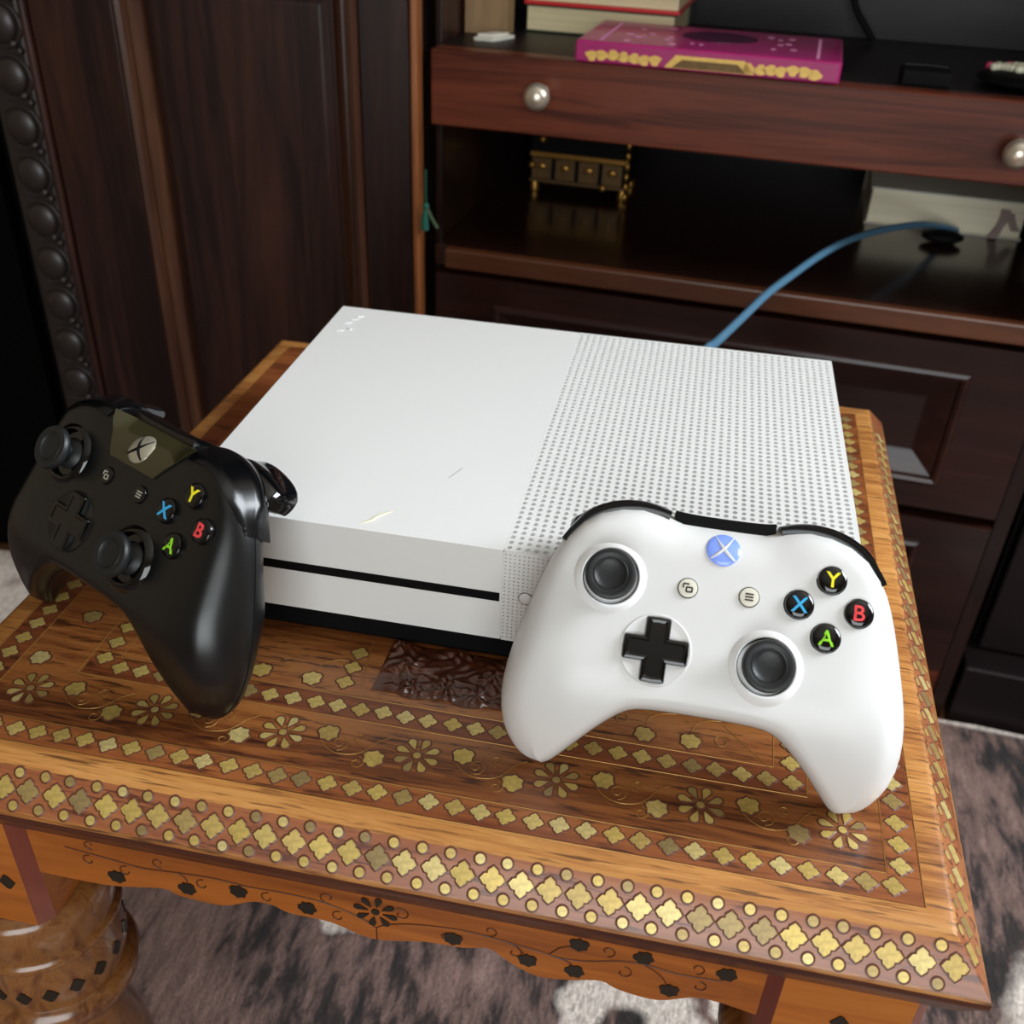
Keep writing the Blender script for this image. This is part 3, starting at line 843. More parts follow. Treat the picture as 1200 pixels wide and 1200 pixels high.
def zf(x, y):
    ax = abs(x)
    z = -0.0006 * ax * ax * 0.35
    if y < -18:
        z -= 0.0150 * (-18 - y) ** 2
    if ax > 46:
        z -= 0.0085 * (ax - 46) ** 2
    c = 1 - sstep(15, 34, ax)
    if y > 22:
        z -= (0.030 * c + 0.012 * (1 - c)) * (y - 22) ** 2
    # soft hollow that runs from the shoulders to the centre
    z += 1.9 * sstep(19 - 0.35 * (y - 30), 26 - 0.35 * (y - 30), ax) * sstep(19, 31, y)
    return z
def zb(x, y):
    z = -27.3
    z -= 10.5 * sstep(26, 54, abs(x)) * sstep(14, -16, y)
    if y < -20:
        z -= 0.0046 * (-20 - y) ** 2
    if y > 20:
        z += 0.012 * (y - 20) ** 2
    return z
def zs(x, y):
    return -18.5 + 0.30 * min(y, 23.0)

def controller(name, label, Rm, T, style):
    OFF = Vector((0, -54.0, -44.0)) * MM
    white = style == 'white'
    root = bpy.data.objects.new(name, None)
    COL.objects.link(root)
    root.empty_display_size = 0.02
    tag(root, label, 'game controller', None)
    M4 = Matrix([list(Rm[0]) + [0], list(Rm[1]) + [0], list(Rm[2]) + [0], [0, 0, 0, 1]])
    base = Vector(T) + (M4.to_3x3() @ OFF)
    root.matrix_world = Matrix.Translation(base) @ M4
    def pc(mb):
        return mb.scale(MM).shift((-OFF.x, -OFF.y, -OFF.z))
    def P(nm, mb, mat, parent=None, smooth=35, rot=None):
        return put(nm, pc(mb), mat, parent or root, smooth)
    shellm = MT['white'] if white else MT['blk']
    # ---- body: sections from the left grip tip to the right grip tip
    ts = [0, .04, .08, .12, .16, .20, .24, .28, .32, .36, .40, .44, .48, .52, .56, .60, .64, .68, .72, .76, .80, .84, .875, .905, .93, .95, .966, .979, .989, .996, .9995]
    NS = 26
    def section(t, sg):
        o = at(_OP, _OL, warp_out(t)); i = at(_IP, _IL, t)
        mx, my = (o[0] + i[0]) / 2, (o[1] + i[1]) / 2
        hx, hy = (o[0] - i[0]) / 2, (o[1] - i[1]) / 2
        half = math.hypot(hx, hy)
        ring = []
        for k in range(2 * NS):
            ph = PI * k / NS
            s = math.cos(ph)
            x, y = mx + hx * s, my + hy * s
            d = half * (1 - abs(s))
            ex, ey = (o if s > 0 else i)
            seam = zs(ex, ey) if s > 0 else zf(ex, ey) - 8.0
            seam = seam + (0.5 * (zs(*o) + zf(*i) - 8.0) - seam) * sstep(0.5, 0.0, abs(s))
            seam = seam + (0.5 * (zs(*o) + zf(*i) - 8.0) - seam) * sstep(0.90, 1.0, t)
            if k < NS:       # front half, from outer (s=1) to inner (s=-1)
                r = 6.0 + 8.0 * sstep(0.25, 0.5, t) if s > 0 else 3.0 + 1.5 * sstep(0.7, 1.0, t)
                w = math.sqrt(max(0.0, 1 - (1 - min(d / r, 1)) ** 2))
                if k == 0: w = 0
                z = seam + (zf(x, y) - seam) * w
            else:
                r = 15.0
                w = math.sqrt(max(0.0, 1 - (1 - min(d / r, 1)) ** 2))
                z = seam + (zb(x, y) - seam) * w
            ring.append((sg * x, y, z))
        return ring
    rings = [section(t, -1) for t in ts[::-1]] + [section(t, 1) for t in ts[1:]]
    mb = MB()
    # left half is mirrored, so walk its rings in the same angular order
    mb.loft(rings, True, True)
    seam_path = [r[0] for r in rings] + [r[NS] for r in rings[::-1]]
    me = pc(mb).mesh('shell', shellm, 40)
    shell = link('shell', me, root)
    import bmesh
    bm = bmesh.new(); bm.from_mesh(me); bmesh.ops.recalc_face_normals(bm, faces=bm.faces[:]); bm.to_mesh(me); bm.free()
    # wells for the two sticks
    LS, RS = (-39.8, 11.4), (19.9, -12.9)
    cutters = []
    for sx, sy in (LS, RS):
        c = put('cutter', pc(MB().lathe([(10.6, -12), (10.6, 12)], (sx, sy, zf(sx, sy)), 40)), MT['hole'], root)
        cutters.append(c)
        md = shell.modifiers.new('cut', 'BOOLEAN'); md.operation = 'DIFFERENCE'; md.solver = 'EXACT'; md.object = c
    bpy.context.view_layer.update()
    dg = bpy.context.evaluated_depsgraph_get()
    nm_ = bpy.data.meshes.new_from_object(shell.evaluated_get(dg))
    shell.modifiers.clear()
    shell.data = nm_
    nm_.materials.clear(); nm_.materials.append(shellm)
    nm_.shade_smooth(); nm_.set_sharp_from_angle(angle=math.radians(40))
    for c in cutters:
        bpy.data.objects.remove(c, do_unlink=True)
    # seam line round the shell
    P('seam', MB().tube(seam_path + [seam_path[0]], 0.22, 5), MT['seam'] if white else MT['hole'], shell)
    # ---- sticks
    for sx, sy in (LS, RS):
        z0 = zf(sx, sy)
        ring = MB().lathe([(14.2, -1.2), (13.4, 0.15), (12.4, 0.9), (11.6, 1.45), (10.9, 1.7), (10.5, 1.5), (10.4, 0.9), (10.42, -0.6), (10.6, -0.8)], (sx, sy, z0), 44)
        st = P('stick', MB().lathe([(0.001, -7), (8.2, -6.5), (8.6, -4.5), (8.0, -2.0), (6.2, 0.2), (4.3, 1.5), (3.9, 4.0), (4.2, 5.0), (6.2, 5.6), (8.2, 6.2), (9.2, 7.0), (9.5, 8.0), (9.4, 9.2), (9.0, 10.0), (8.4, 10.3),
                                          (7.5, 10.2), (6.4, 9.8), (6.2, 9.95), (5.9, 9.9), (5.6, 9.5), (4.0, 8.95), (2.0, 8.6), (0.001, 8.5)], (sx, sy, z0), 44), MT['rubber'])
        P('stick_ring', ring, MT['wring'] if white else MT['gloss'])
        P('stick_well', MB().lathe([(0.001, -9.0), (7, -8.5), (9.7, -5), (10.15, 1.0), (10.38, 1.2), (10.40, -0.4), (10.55, -1.0), (10.55, -11.4), (0.001, -11.6)], (sx, sy, z0), 40), MT['hole'])
        P('knurled_edge', MB().tube([(sx + 8.95 * math.cos(2 * PI * k / 48), sy + 8.95 * math.sin(2 * PI * k / 48), z0 + 8.6) for k in range(49)], 0.28, 5), MT['rubber'], st)
    # ---- directional pad
    dx, dy = -19.9, -12.9
    dz = zf(dx, dy)
    P('pad_dish', MB().lathe([(13.4, -0.8), (13.2, 0.25), (12.8, 0.45), (12.2, 0.3), (9, -0.1), (0.001, -0.3), (0.001, -0.9)], (dx, dy, dz), 44), shellm)
    a, w = 11.6, 4.1
    def cross(a, w):
        q = [(w, -w + 0.0), (w, w)]
        pts = []
        for k in range(4):
            c, s = math.cos(k * PI / 2), math.sin(k * PI / 2)
            loc = [(w, -w), (a - 0.8, -w), (a - 0.2, -w + 0.6), (a, 0), (a - 0.2, w - 0.6), (a - 0.8, w)]
            pts += [(x * c - y * s, x * s + y * c) for x, y in loc]
        return pts
    pad = MB()
    rr = []
    for (aa, ww, z) in ((a + 0.5, w + 0.5, -0.6), (a + 0.5, w + 0.5, 0.9), (a + 0.15, w + 0.15, 1.7), (a - 0.7, w - 0.7, 1.95), (a - 1.6, w - 1.5, 1.5)):
        rr.append([(dx + x, dy + y, dz + z - (0.7 if z == 1.5 else 0) * 0) for x, y in cross(aa, ww)])
    pad.loft(rr)
    P('directional_pad', pad, MT['gloss'], None, 12)
    # ---- letter buttons
    bx, by, br = 39.8, 11.4, 10.65
    def text_mesh(ch, size, mat, ext=0.12):
        cu = bpy.data.curves.new('letter', 'FONT')
        cu.body = ch; cu.size = size; cu.align_x = 'CENTER'; cu.align_y = 'CENTER'; cu.extrude = ext; cu.offset = size * (0.012 if white else 0.022)
        cu.resolution_u = 4
        t = bpy.data.objects.new('letter', cu); COL.objects.link(t)
        bpy.context.view_layer.update()
        dg2 = bpy.context.evaluated_depsgraph_get()
        m2 = bpy.data.meshes.new_from_object(t.evaluated_get(dg2))
        bpy.data.objects.remove(t, do_unlink=True)
        xs = [v.co.x for v in m2.vertices]; ys = [v.co.y for v in m2.vertices]
        cx_, cy_ = (min(xs) + max(xs)) / 2, (min(ys) + max(ys)) / 2
        for v in m2.vertices:
            v.co.x -= cx_; v.co.y -= cy_
        m2.materials.clear(); m2.materials.append(mat)
        return m2
    for ch, ox, oy, mk in (('A', 0, -br, 'lg'), ('B', br, 0, 'lr'), ('X', -br, 0, 'lb'), ('Y', 0, br, 'ly')):
        x, y = bx + ox, by + oy
        z = zf(x, y)
        btn = P('letter_button', MB().lathe([(5.55, -1.5), (5.55, 0.15), (5.35, 0.2), (5.25, 0.1), (5.2, 0.8), (5.0, 1.5), (4.4, 1.95), (3.4, 2.2), (2.0, 2.33), (0.001, 2.38)], (x, y, z), 32), MT['gloss'])
        tm = text_mesh(ch, 8.0, MT[mk])
        for v in tm.vertices:
            r2 = v.co.x ** 2 + v.co.y ** 2
            v.co = Vector((x + v.co.x, y + v.co.y, z + 2.40 - 0.017 * r2 + v.co.z)) * MM - OFF
        link('letter', tm, btn)
    # ---- view, menu
    for sg, nm in ((-1, 'view_button'), (1, 'menu_button')):
        x, y = sg * 11.2, 11.4
        z = zf(x, y)
        b_ = P(nm, MB().lathe([(3.5, -1), (3.5, 0.5), (3.3, 0.8), (2.6, 0.95), (0.001, 1.0)], (x, y, z), 24), MT['cream'] if white else MT['gloss'])
        P('button_rim', MB().tube([(x + 3.65 * math.cos(2 * PI * k / 28), y + 3.65 * math.sin(2 * PI * k / 28), z + 0.12) for k in range(29)], 0.2, 5), MT['ink'] if white else MT['hole'], b_)
        ic = MB()
        im = MT['ink'] if white else MT['icon']
        def ln(x0, y0, x1, y1, t=0.28):
            ic.box(x + x0 - t * (y0 != y1), x + x1 + t * (y0 != y1), y + y0 - t * (x0 != x1), y + y1 + t * (x0 != x1), z + 0.95, z + 1.12)
        if sg > 0:
            for yy in (-1.1, 0, 1.1):
                ln(-1.5, yy, 1.5, yy)
        else:
            ln(-0.5, -1.4, 1.6, -1.4); ln(-0.5, 0.3, 1.6, 0.3); ln(-0.5, -1.4, -0.5, 0.3); ln(1.6, -1.4, 1.6, 0.3)
            ln(-1.7, 1.5, 0.4, 1.5); ln(-1.7, -0.1, -1.7, 1.5)
        P('icon', ic, im, b_, None)
    # ---- guide button with its crossed strokes
    gx, gy = 0.0, 27.7
    # local frame tilted with the shell
    def gz(x, y):
        return zf(x, y)
    gl = MB()
    prof_g = [(6.3, -1.2), (6.3, 0.35), (6.0, 0.6), (5.0, 0.95), (3.5, 1.25), (1.8, 1.42), (0.001, 1.48)]
    rg = []
    for r, z in prof_g:
        rg.append([(gx + r * math.cos(2 * PI * k / 36), gy + r * math.sin(2 * PI * k / 36), gz(gx + r * math.cos(2 * PI * k / 36), gy + r * math.sin(2 * PI * k / 36)) + z) for k in range(36)])
    if not white:
        # gloss panel that carries the guide button, a reflection painted into its olive tint
        pts = [(-26.5, 37.0), (-14.2, 19.6), (14.2, 19.6), (26.5, 37.0), (14, 37.8), (0, 38.0), (-14, 37.8)]
        pm = MB()
        gn = 14
        rows = []
        for j in range(gn + 1):
            t = j / gn
            y = 19.6 + (37.6 - 19.6) * t
            hw = 14.2 + (26.5 - 14.2) * t
            rows.append([(-hw + 2 * hw * i / 16, y, zf(-hw + 2 * hw * i / 16, y) + 0.9) for i in range(17)])
        under = [[(x, y, z - 2.2) for x, y, z in r] for r in rows]
        pm.loft([r + u[::-1] for r, u in zip(rows, under)])
        P('guide_panel', pm, MT['panelg'], None, 30)
        rg = [[(x, y, z + 0.8) for x, y, z in r] for r in rg]
    gl.loft(rg)
    g = P('guide_button', gl, MT['blue'] if white else MT['chrome'], None, 40)
    lift = 0.0 if white else 0.8
    for sg in (-1, 1):
        arc = []
        for t in [i / 12 for i in range(13)]:
            # stroke rises from the lower corner, bends through the middle and flares to the upper rim
            px = sg * (-4.3 + 7.6 * t ** 0.80)
            py = -3.9 + 8.9 * t ** 0.85 - 0.9 * math.sin(PI * t)
            arc.append((gx + px, gy + py))
        pts3 = []
        for x, y in arc:
            r = math.hypot(x - gx, y - gy)
            pts3.append((x, y, gz(x, y) + lift + 1.46 - 0.026 * r * r))
        P('guide_mark', MB().tube(pts3, 0.5, 6, radii=[0.26 + 0.42 * math.sin(PI * min(1, 0.15 + k / 13)) for k in range(13)]), MT['white'] if white else MT['hole'], g)
    # ---- bumpers, bridge and triggers
    bm_ = MT['bumper']
    def along_top(x0, x1, n, sg, inn0, out0, zhi, zlo, over=0.0):
        # samples of the outer outline between arc stations
        rr = []
        for k in range(n + 1):
            u = x0 + (x1 - x0) * k / n
            o = at(_OP, _OL, u); o2 = at(_OP, _OL, min(1, u + 0.004)); o1 = at(_OP, _OL, max(0, u - 0.004))
            tx, ty = o2[0] - o1[0], o2[1] - o1[1]
            l = math.hypot(tx, ty) or 1
            nx_, ny_ = -ty / l, tx / l
            if ny_ < 0 and nx_ < 0: nx_, ny_ = -nx_, -ny_
            if nx_ * o[0] + ny_ * o[1] < 0: nx_, ny_ = -nx_, -ny_
            e = math.sin(PI * (0.06 + 0.88 * k / n)) ** 0.45
            out = out0 * e * min(1.0, 0.12 + (1 - k / n) * 3.5)
            inn = inn0 * (1 - 0.80 * (k / n) ** 1.3) if over else inn0
            def q(d, z):
                return (sg * (o[0] + nx_ * d), o[1] + ny_ * d, z)
            zt = zs(o[0], o[1])
            rad = 6.0 + 8.0 * sstep(0.25, 0.5, u * 0.825)
            def surf(d):      # height of the rounded shell edge, d inside the outline
                w_ = math.sqrt(max(0.0, 1 - (1 - min(d / rad, 1)) ** 2))
                return zt + (zf(o[0] - nx_ * d, o[1] - ny_ * d) - zt) * w_
            if over:
                lip = zhi * min(1.0, 0.25 + (1 - k / n) * 3)
                rr.append([q(-inn - 0.4, surf(inn + 0.4) - 0.5), q(-inn, surf(inn) + lip), q(-inn * 0.66, surf(inn * 0.66) + lip), q(-inn * 0.33, surf(inn * 0.33) + lip), q(-inn * 0.08, surf(inn * 0.08) + lip + 0.3),
                           q(out * 0.7, zt + 1.2), q(out, zt - 1.5), q(out * 0.9, zt + zlo * 0.6), q(0, zt + zlo), q(-inn, zt + zlo)])
            else:
                hi = zt + zhi
                rr.append([q(-inn, hi - 2), q(-inn * 0.5, hi), q(out * 0.3, hi), q(out * 0.8, zt + zhi * 0.7), q(out, zt - 1.5), q(out * 0.9, zt + zlo * 0.6), q(0, zt + zlo), q(-inn, zt + zlo)])
        return MB().loft(rr)
    for sg in (-1, 1):
        if white:
            P('bumper', along_top(0.125, 0.405, 22, sg, 4.0, 3.0, 7.0, -9), bm_, None, 50)
        else:
            P('bumper', along_top(0.16, 0.455, 24, sg, 7.5, 3.0, 0.7, -9, 1.0), bm_, None, 50)
        # trigger behind the bumper
        tr = []
        for k in range(13):
            u = k / 12
            x = 33 + 26 * u
            top_ = 41.5 - 8.5 * u ** 2.2
            flare = 1.4 * u * u
            ring = [(27, -17.5), (top_ - 3, -16.5), (top_ + 0.5, -18.5), (top_ + 1.6 + flare, -21.5), (top_ + 1.8 + flare, -25), (top_ + 2.4 + flare, -29), (top_ + 3.0 + flare * 1.5, -32.5), (top_ + 1.5 + flare, -34.5), (top_ - 2, -33.5), (top_ - 6, -30.5), (27, -26)]
            sh = 0.0 if 0 < k < 12 else 1.0
            cxm = sum(p[0] for p in ring) / len(ring); czm = sum(p[1] for p in ring) / len(ring)
            s_ = 1.0 - 0.22 * (abs(2 * u - 1) ** 6)
            ring = catmull(ring + [ring[0]], 3)[:-1]
            tr.append([(sg * (x), cxm + (p[0] - cxm) * s_, czm + (p[1] - czm) * s_) for p in ring])
        P('trigger', MB().loft(tr), MT['gloss'], None, 60)
    # bridge between the bumpers
    br_ = []
    for k in range(13):
        x = -19 + 38 * k / 12
        y = at(_OP, _OL, abs(x) / 160.0)[1]
        zt = zs(x, y)
        o_ = 2.2
        br_.append([(x, y - 4, zt + 4), (x, y + o_ * 0.5, zt + 5.2), (x, y + o_, zt + 3.5), (x, y + o_, zt - 8), (x, y - 4, zt - 9)])
    P('bridge', MB().loft(br_), MT['hole'] if white else MT['gloss'], None, 40)
    return root

def scaled_T(T, k):
    C = Vector((0.20708, -0.33790, 0.31077))
    return C + (Vector(T) - C) * k
RW = ((0.99992636, 0.00211917, 0.01194948), (0.00706398, 0.69901157, -0.71507547), (-0.00986819, 0.71510722, 0.69894512))
RB = ((0.89042933, 0.29130667, -0.34967991), (-0.45512135, 0.57063733, -0.6835478), (0.00041837, 0.7677978, 0.6406921))
controller('game_controller', 'white game controller with black bumpers leaning on the console front edge', RW, scaled_T((0.233757, -0.038276, 0.072977), 1.0), 'white')
controller('game_controller', 'black game controller with glossy bumpers propped against the console corner', RB, scaled_T((-0.011126, -0.025331, 0.074356), 1.0), 'black')

# ------------------------------------------------------------------ cabinets
A_R = math.radians(-4.5)
O_R = (0.524, 0.482, ZF)
H0 = -ZF
cab = thing('shelf_cabinet', 'dark mahogany cabinet with open shelves, knobbed pull-out tray and panelled drawers', 'cabinet', O_R, A_R)
UL, UR = -0.547, -0.020
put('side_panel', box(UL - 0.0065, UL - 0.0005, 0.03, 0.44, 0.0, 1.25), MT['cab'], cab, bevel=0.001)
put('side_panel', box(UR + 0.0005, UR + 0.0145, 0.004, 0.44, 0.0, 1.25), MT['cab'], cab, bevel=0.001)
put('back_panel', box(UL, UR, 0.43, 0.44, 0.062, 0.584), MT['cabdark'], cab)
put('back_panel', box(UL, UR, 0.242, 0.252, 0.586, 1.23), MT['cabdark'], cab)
put('top_board', box(UL, UR, 0.03, 0.44, 1.232, 1.25), MT['cab'], cab)
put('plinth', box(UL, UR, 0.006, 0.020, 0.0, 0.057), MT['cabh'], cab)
sh = put('shelf', box(UL, UR, 0.010, 0.43, 0.403, 0.4215), MT['shelf'], cab)
put('shelf_lip', box(UL + 0.012, UR, -0.001, 0.0095, 0.404, 0.4218), MT['edgeh'], sh, bevel=0.002)
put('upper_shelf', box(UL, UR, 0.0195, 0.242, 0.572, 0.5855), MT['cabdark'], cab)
# pull-out tray with two knobs
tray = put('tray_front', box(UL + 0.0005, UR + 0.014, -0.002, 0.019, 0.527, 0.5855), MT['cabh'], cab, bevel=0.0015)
put('tray_bottom', box(UL + 0.004, UR - 0.004, 0.0195, 0.22, 0.530, 0.538), MT['cabdark'], cab)
for u, z in ((-0.453, 0.560), (-0.096, 0.5535)):
    kp = [(0.0001, 0.0005), (0.0065, 0.0005), (0.0068, 0.0016), (0.0042, 0.0030), (0.0036, 0.0060), (0.0052, 0.0085), (0.0085, 0.0105), (0.0102, 0.0140), (0.0104, 0.0175), (0.0092, 0.0212), (0.0064, 0.0242), (0.0030, 0.0255), (0.0001, 0.0258)]
    put('knob', MB().lathe(kp, (0, 0, 0), 28), MT['knob'], tray, 60, (u, -0.002, z), (PI / 2, 0, 0))
# drawers with a raised-and-fielded panel
def drawer(z0, z1, mz0, mz1):
    d = put('drawer', box(UL + 0.003, UR, 0.008, 0.0225, z0, z1), MT['cabd'], cab)
    def frame(u0, u1, a, b, prof_):
        rings = []
        for (o, dd) in prof_:
            ou = o + (0.031 if o > 0.02 else 0.0)
            rings.append([(u0 + ou, dd, a + o), (u1 - ou, dd, a + o), (u1 - ou, dd, b - o), (u0 + ou, dd, b - o)])
        m = MB()
        m.loft(rings, True, False)
        n = len(m.v)
        m.face((n - 4, n - 3, n - 2, n - 1))
        return m
    # flat outer frame plus bevelled field: one skin, closed at the middle
    fr = frame(UL + 0.003, UR, z0, z1, [(0.0, 0.008), (0.0008, 0.0), (0.0245, 0.0), (0.0260, -0.0030), (0.0290, -0.0042), (0.0320, -0.0030), (0.0335, 0.0005), (0.0350, 0.0010), (0.0520, 0.0074), (0.0535, 0.0078), (0.0540, 0.0070), (0.0580, 0.0070)])
    put('drawer_moulding', fr, MT['cabd'], d)
    return d
drawer(0.2400, 0.3995, 0, 0)
drawer(0.0595, 0.2310, 0, 0)

# small lower-right neighbour
nb = thing('side_cupboard', 'plain dark cupboard standing right of the panelled drawers', 'cabinet', O_R, A_R)
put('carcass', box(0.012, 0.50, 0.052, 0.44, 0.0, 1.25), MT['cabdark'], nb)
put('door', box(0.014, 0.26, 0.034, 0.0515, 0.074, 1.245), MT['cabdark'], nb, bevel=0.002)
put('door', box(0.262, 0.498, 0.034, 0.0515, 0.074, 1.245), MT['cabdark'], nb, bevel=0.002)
put('plinth', box(0.0, 0.50, 0.001, 0.0515, 0.0, 0.0715), MT['cabdark'], nb, bevel=0.002)

# tall panelled cupboard on the left
A_L = math.radians(4.0)
O_L = (-0.02693, 0.5053, ZF)
lc = thing('panelled_wardrobe', 'tall dark wardrobe with a fielded door beside the open shelves', 'wardrobe', O_L, A_L)
put('carcass', box(-0.366, -0.004, 0.0225, 0.24, 0.0, 1.45), MT['cab'], lc)
door = put('door', box(-0.3195, -0.0065, 0.012, 0.022, 0.05, 1.44), MT['cab'], lc)
# frame members
put('stile', box(-0.048, -0.0065, 0.0, 0.0119, 0.05, 1.44), MT['cab'], door, bevel=0.002)
put('stile', box(-0.3195, -0.247, 0.0, 0.0119, 0.05, 1.44), MT['cab'], door, bevel=0.002)
put('door_edge', box(-0.006, 0.0, -0.001, 0.022, 0.05, 1.44), MT['edge'], door, bevel=0.002)
for z0, z1 in ((0.05, 0.13), (0.643, 0.73), (1.36, 1.44)):
    put('door_rail', box(-0.2465, -0.0485, 0.0, 0.0119, z0, z1), MT['cab'], door, bevel=0.002)
for z0, z1 in ((0.13, 0.643), (0.73, 1.36)):
    # bead that runs round the panel
    for (u0, u1, a, b, mat) in ((-0.247, -0.225, z0, z1, 'cab'), (-0.072, -0.048, z0, z1, 'cab')):
        sg = 1 if u0 < -0.2 else -1
        ring = []
        pr = [(0.0, 0.0119), (0.0, -0.002), (0.004, -0.0055), (0.008, -0.0045), (0.0105, 0.001), (0.0125, 0.0005), (0.016, 0.0035), (0.0185, 0.0075), (0.022, 0.0119)]
        uo = u0 if sg > 0 else u1
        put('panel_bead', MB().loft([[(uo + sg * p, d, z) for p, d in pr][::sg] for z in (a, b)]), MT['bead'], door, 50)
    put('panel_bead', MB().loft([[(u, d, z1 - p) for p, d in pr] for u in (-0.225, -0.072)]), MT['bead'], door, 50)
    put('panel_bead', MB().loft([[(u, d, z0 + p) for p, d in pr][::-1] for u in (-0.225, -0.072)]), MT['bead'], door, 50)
    put('field_panel', MB().loft([[(-0.2245 + o, d, z0 + 0.0225 + o), (-0.0725 - o, d, z0 + 0.0225 + o), (-0.0725 - o, d, z1 - 0.0225 - o), (-0.2245 + o, d, z1 - 0.0225 - o)] for o, d in ((0, 0.0119), (0.0, 0.0100), (0.006, 0.0070), (0.008, 0.0065))]), MT['cab'], door)
# carved corner post
post = put('carved_post', box(-0.366, -0.327, 0.001, 0.022, 0.0, 1.45), MT['post'], lc, bevel=0.004)
put('post_fillet', box(-0.3268, -0.3205, -0.004, 0.022, 0.0, 1.45), MT['cab'], lc, bevel=0.002)
ov = MB().sphere((0, 0, 0), 1, 18, 8, 0.0145, 0.0050, 0.0150).mesh('carved_oval', MT['post'], 80)
rg_ = MB().tube([(0.0178 * math.cos(2 * PI * k / 20), 0, 0.0178 * math.sin(2 * PI * k / 20)) for k in range(15)], 0.0016, 6).mesh('carved_ring', MT['post'], 80)
bd = MB().sphere((0, 0, 0), 0.0036, 10, 6).mesh('carved_bead', MT['post'], 80)
for k in range(30):
    z = 0.10 + 0.0405 * k
    link('carved_oval', ov, post, (-0.3465, 0.001, z))
    link('carved_ring', rg_, post, (-0.3465, 0.0005, z), (0, 2.0, 0))
    link('carved_bead', bd, post, (-0.333, 0.0, z + 0.021))
    link('carved_bead', bd, post, (-0.338, 0.0, z + 0.026))
# added black block with doors, its colour standing for the corner's deep shade
bc = thing('dark_corner_block', 'plain black block standing in for the dark corner behind the carved post', 'cabinet', (-0.80, 0.70, ZF))
put('carcass', box(-0.40, 0.375, -0.17, 0.25, 0.0, 1.40), MT['black'], bc, bevel=0.004)
put('door', box(-0.395, -0.0125, -0.188, -0.1705, 0.06, 1.39), MT['black'], bc, bevel=0.003)
put('door', box(-0.0095, 0.370, -0.188, -0.1705, 0.06, 1.39), MT['black'], bc, bevel=0.003)

# ------------------------------------------------------------------ things on the shelves (placed with the cabinet's angle)
def cabpt(u, d, z):
    c, s = math.cos(A_R), math.sin(A_R)
    return (O_R[0] + u * c - d * s, O_R[1] + u * s + d * c, z)

def book(name, label, u, d, z, rz, w, dep, h, cover, pages, ct=0.0022, group=None, spine='l', over=0.002):
    e = thing(name, label, 'book', cabpt(u, d, z), A_R + rz, group)
    put('page_block', box(-w / 2 + over, w / 2 - over, -dep / 2 + over, dep / 2 - over, ct, h - ct), pages, e, bevel=0.0006)
    put('cover', box(-w / 2, w / 2, -dep / 2, dep / 2, 0, ct - 0.00005), cover, e, bevel=0.0005)
    put('cover', box(-w / 2, w / 2, -dep / 2, dep / 2, h - ct + 0.00005, h), cover, e, bevel=0.0005)
    if spine == 'b':
        put('spine', box(-w / 2, w / 2, dep / 2 - over + 0.0001, dep / 2 + 0.001, ct, h - ct), cover, e)
    else:
        put('spine', box(-w / 2 - 0.001, -w / 2 + over - 0.0001, -dep / 2, dep / 2, ct, h - ct), cover, e)
    return e
ZS = 0.1657
b1 = book('thick_book', 'thick cream-paged book with dark green cover under the red book', -0.434, 0.174, ZS, 0.0, 0.134, 0.110, 0.022, MT['gcover'], MT['pages'], 0.0014, None, 'b')
b2 = book('red_book', 'bright red book lying on top of the thick cream-paged book', -0.433, 0.174, ZS + 0.0222, 0.0, 0.137, 0.112, 0.022, MT['red'], MT['pages'], 0.0030, None, 'b')
pk = thing('pink_book', 'magenta hardback book with dark oval medallion on the pull-out tray', 'book', cabpt(-0.328, 0.0545, ZS), A_R)
W2, D2, HB = 0.1000, 0.0570, 0.0155
put('cover', box(-W2, W2, -D2, D2, 0, HB), MT['pinkc'], pk, None, bevel=0.0018)
med = MB().prism([(0.030 * math.cos(2 * PI * k / 32), 0.026 * math.sin(2 * PI * k / 32)) for k in range(32)], 0, 0.0005)
put('medallion', med, MT['plum'], pk, None, (0.004, 0.010, HB - 0.0001))
def flat(pl, u0, u1, v0, v1, mat, nm):
    put(nm, box(u0, u1, v0, v1, HB - 0.0001, HB + 0.0003), mat, pk)
for u in (-0.082, 0.082):
    for k in range(14):
        flat(pk, u - 0.0012, u + 0.0012, -0.048 + 0.0068 * k, -0.0442 + 0.0068 * k, MT['silverp'], 'cover_ornament')
for k in range(26):
    x, y = random.uniform(-0.066, 0.066), random.uniform(-0.044, 0.046)
    if (x / 0.036) ** 2 + ((y - 0.01) / 0.032) ** 2 > 1:
        put('cover_ornament', MB().prism(circ(random.uniform(0.0015, 0.0034), 6), HB - 0.0001, HB + 0.0003), MT['silverp'], pk, None, (x, y, 0))
# gilt scrollwork along the fore edge
for k in range(22):
    x = -0.086 + 0.0080 * k + random.uniform(-0.001, 0.001)
    if abs(x) < 0.030: continue
    q = MB().prism([(0.0046 * math.cos(a) * (1 + 0.35 * math.sin(3 * a + k)), 0.0038 * math.sin(a)) for a in [2 * PI * i / 12 for i in range(12)]], 0, 0.0003)
    put('gilt_ornament', q, MT['gilt'], pk, None, (x, -D2 + 0.0000, 0.0058 + random.uniform(-0.001, 0.001)), (PI / 2, 0, 0))
put('gilt_frame', MB().prism([(-0.034, -0.0056), (0.034, -0.0056), (0.026, 0.0034), (-0.026, 0.0034)], 0, 0.0003), MT['gilt'], pk, None, (0.004, -D2, 0.0072), (PI / 2, 0, 0))
put('edge_cartouche', MB().prism([(-0.028, -0.0040), (0.028, -0.0040), (0.021, 0.0018), (-0.021, 0.0018)], 0.0002, 0.0006), MT['goldp'], pk, None, (0.004, -D2, 0.0060), (PI / 2, 0, 0))

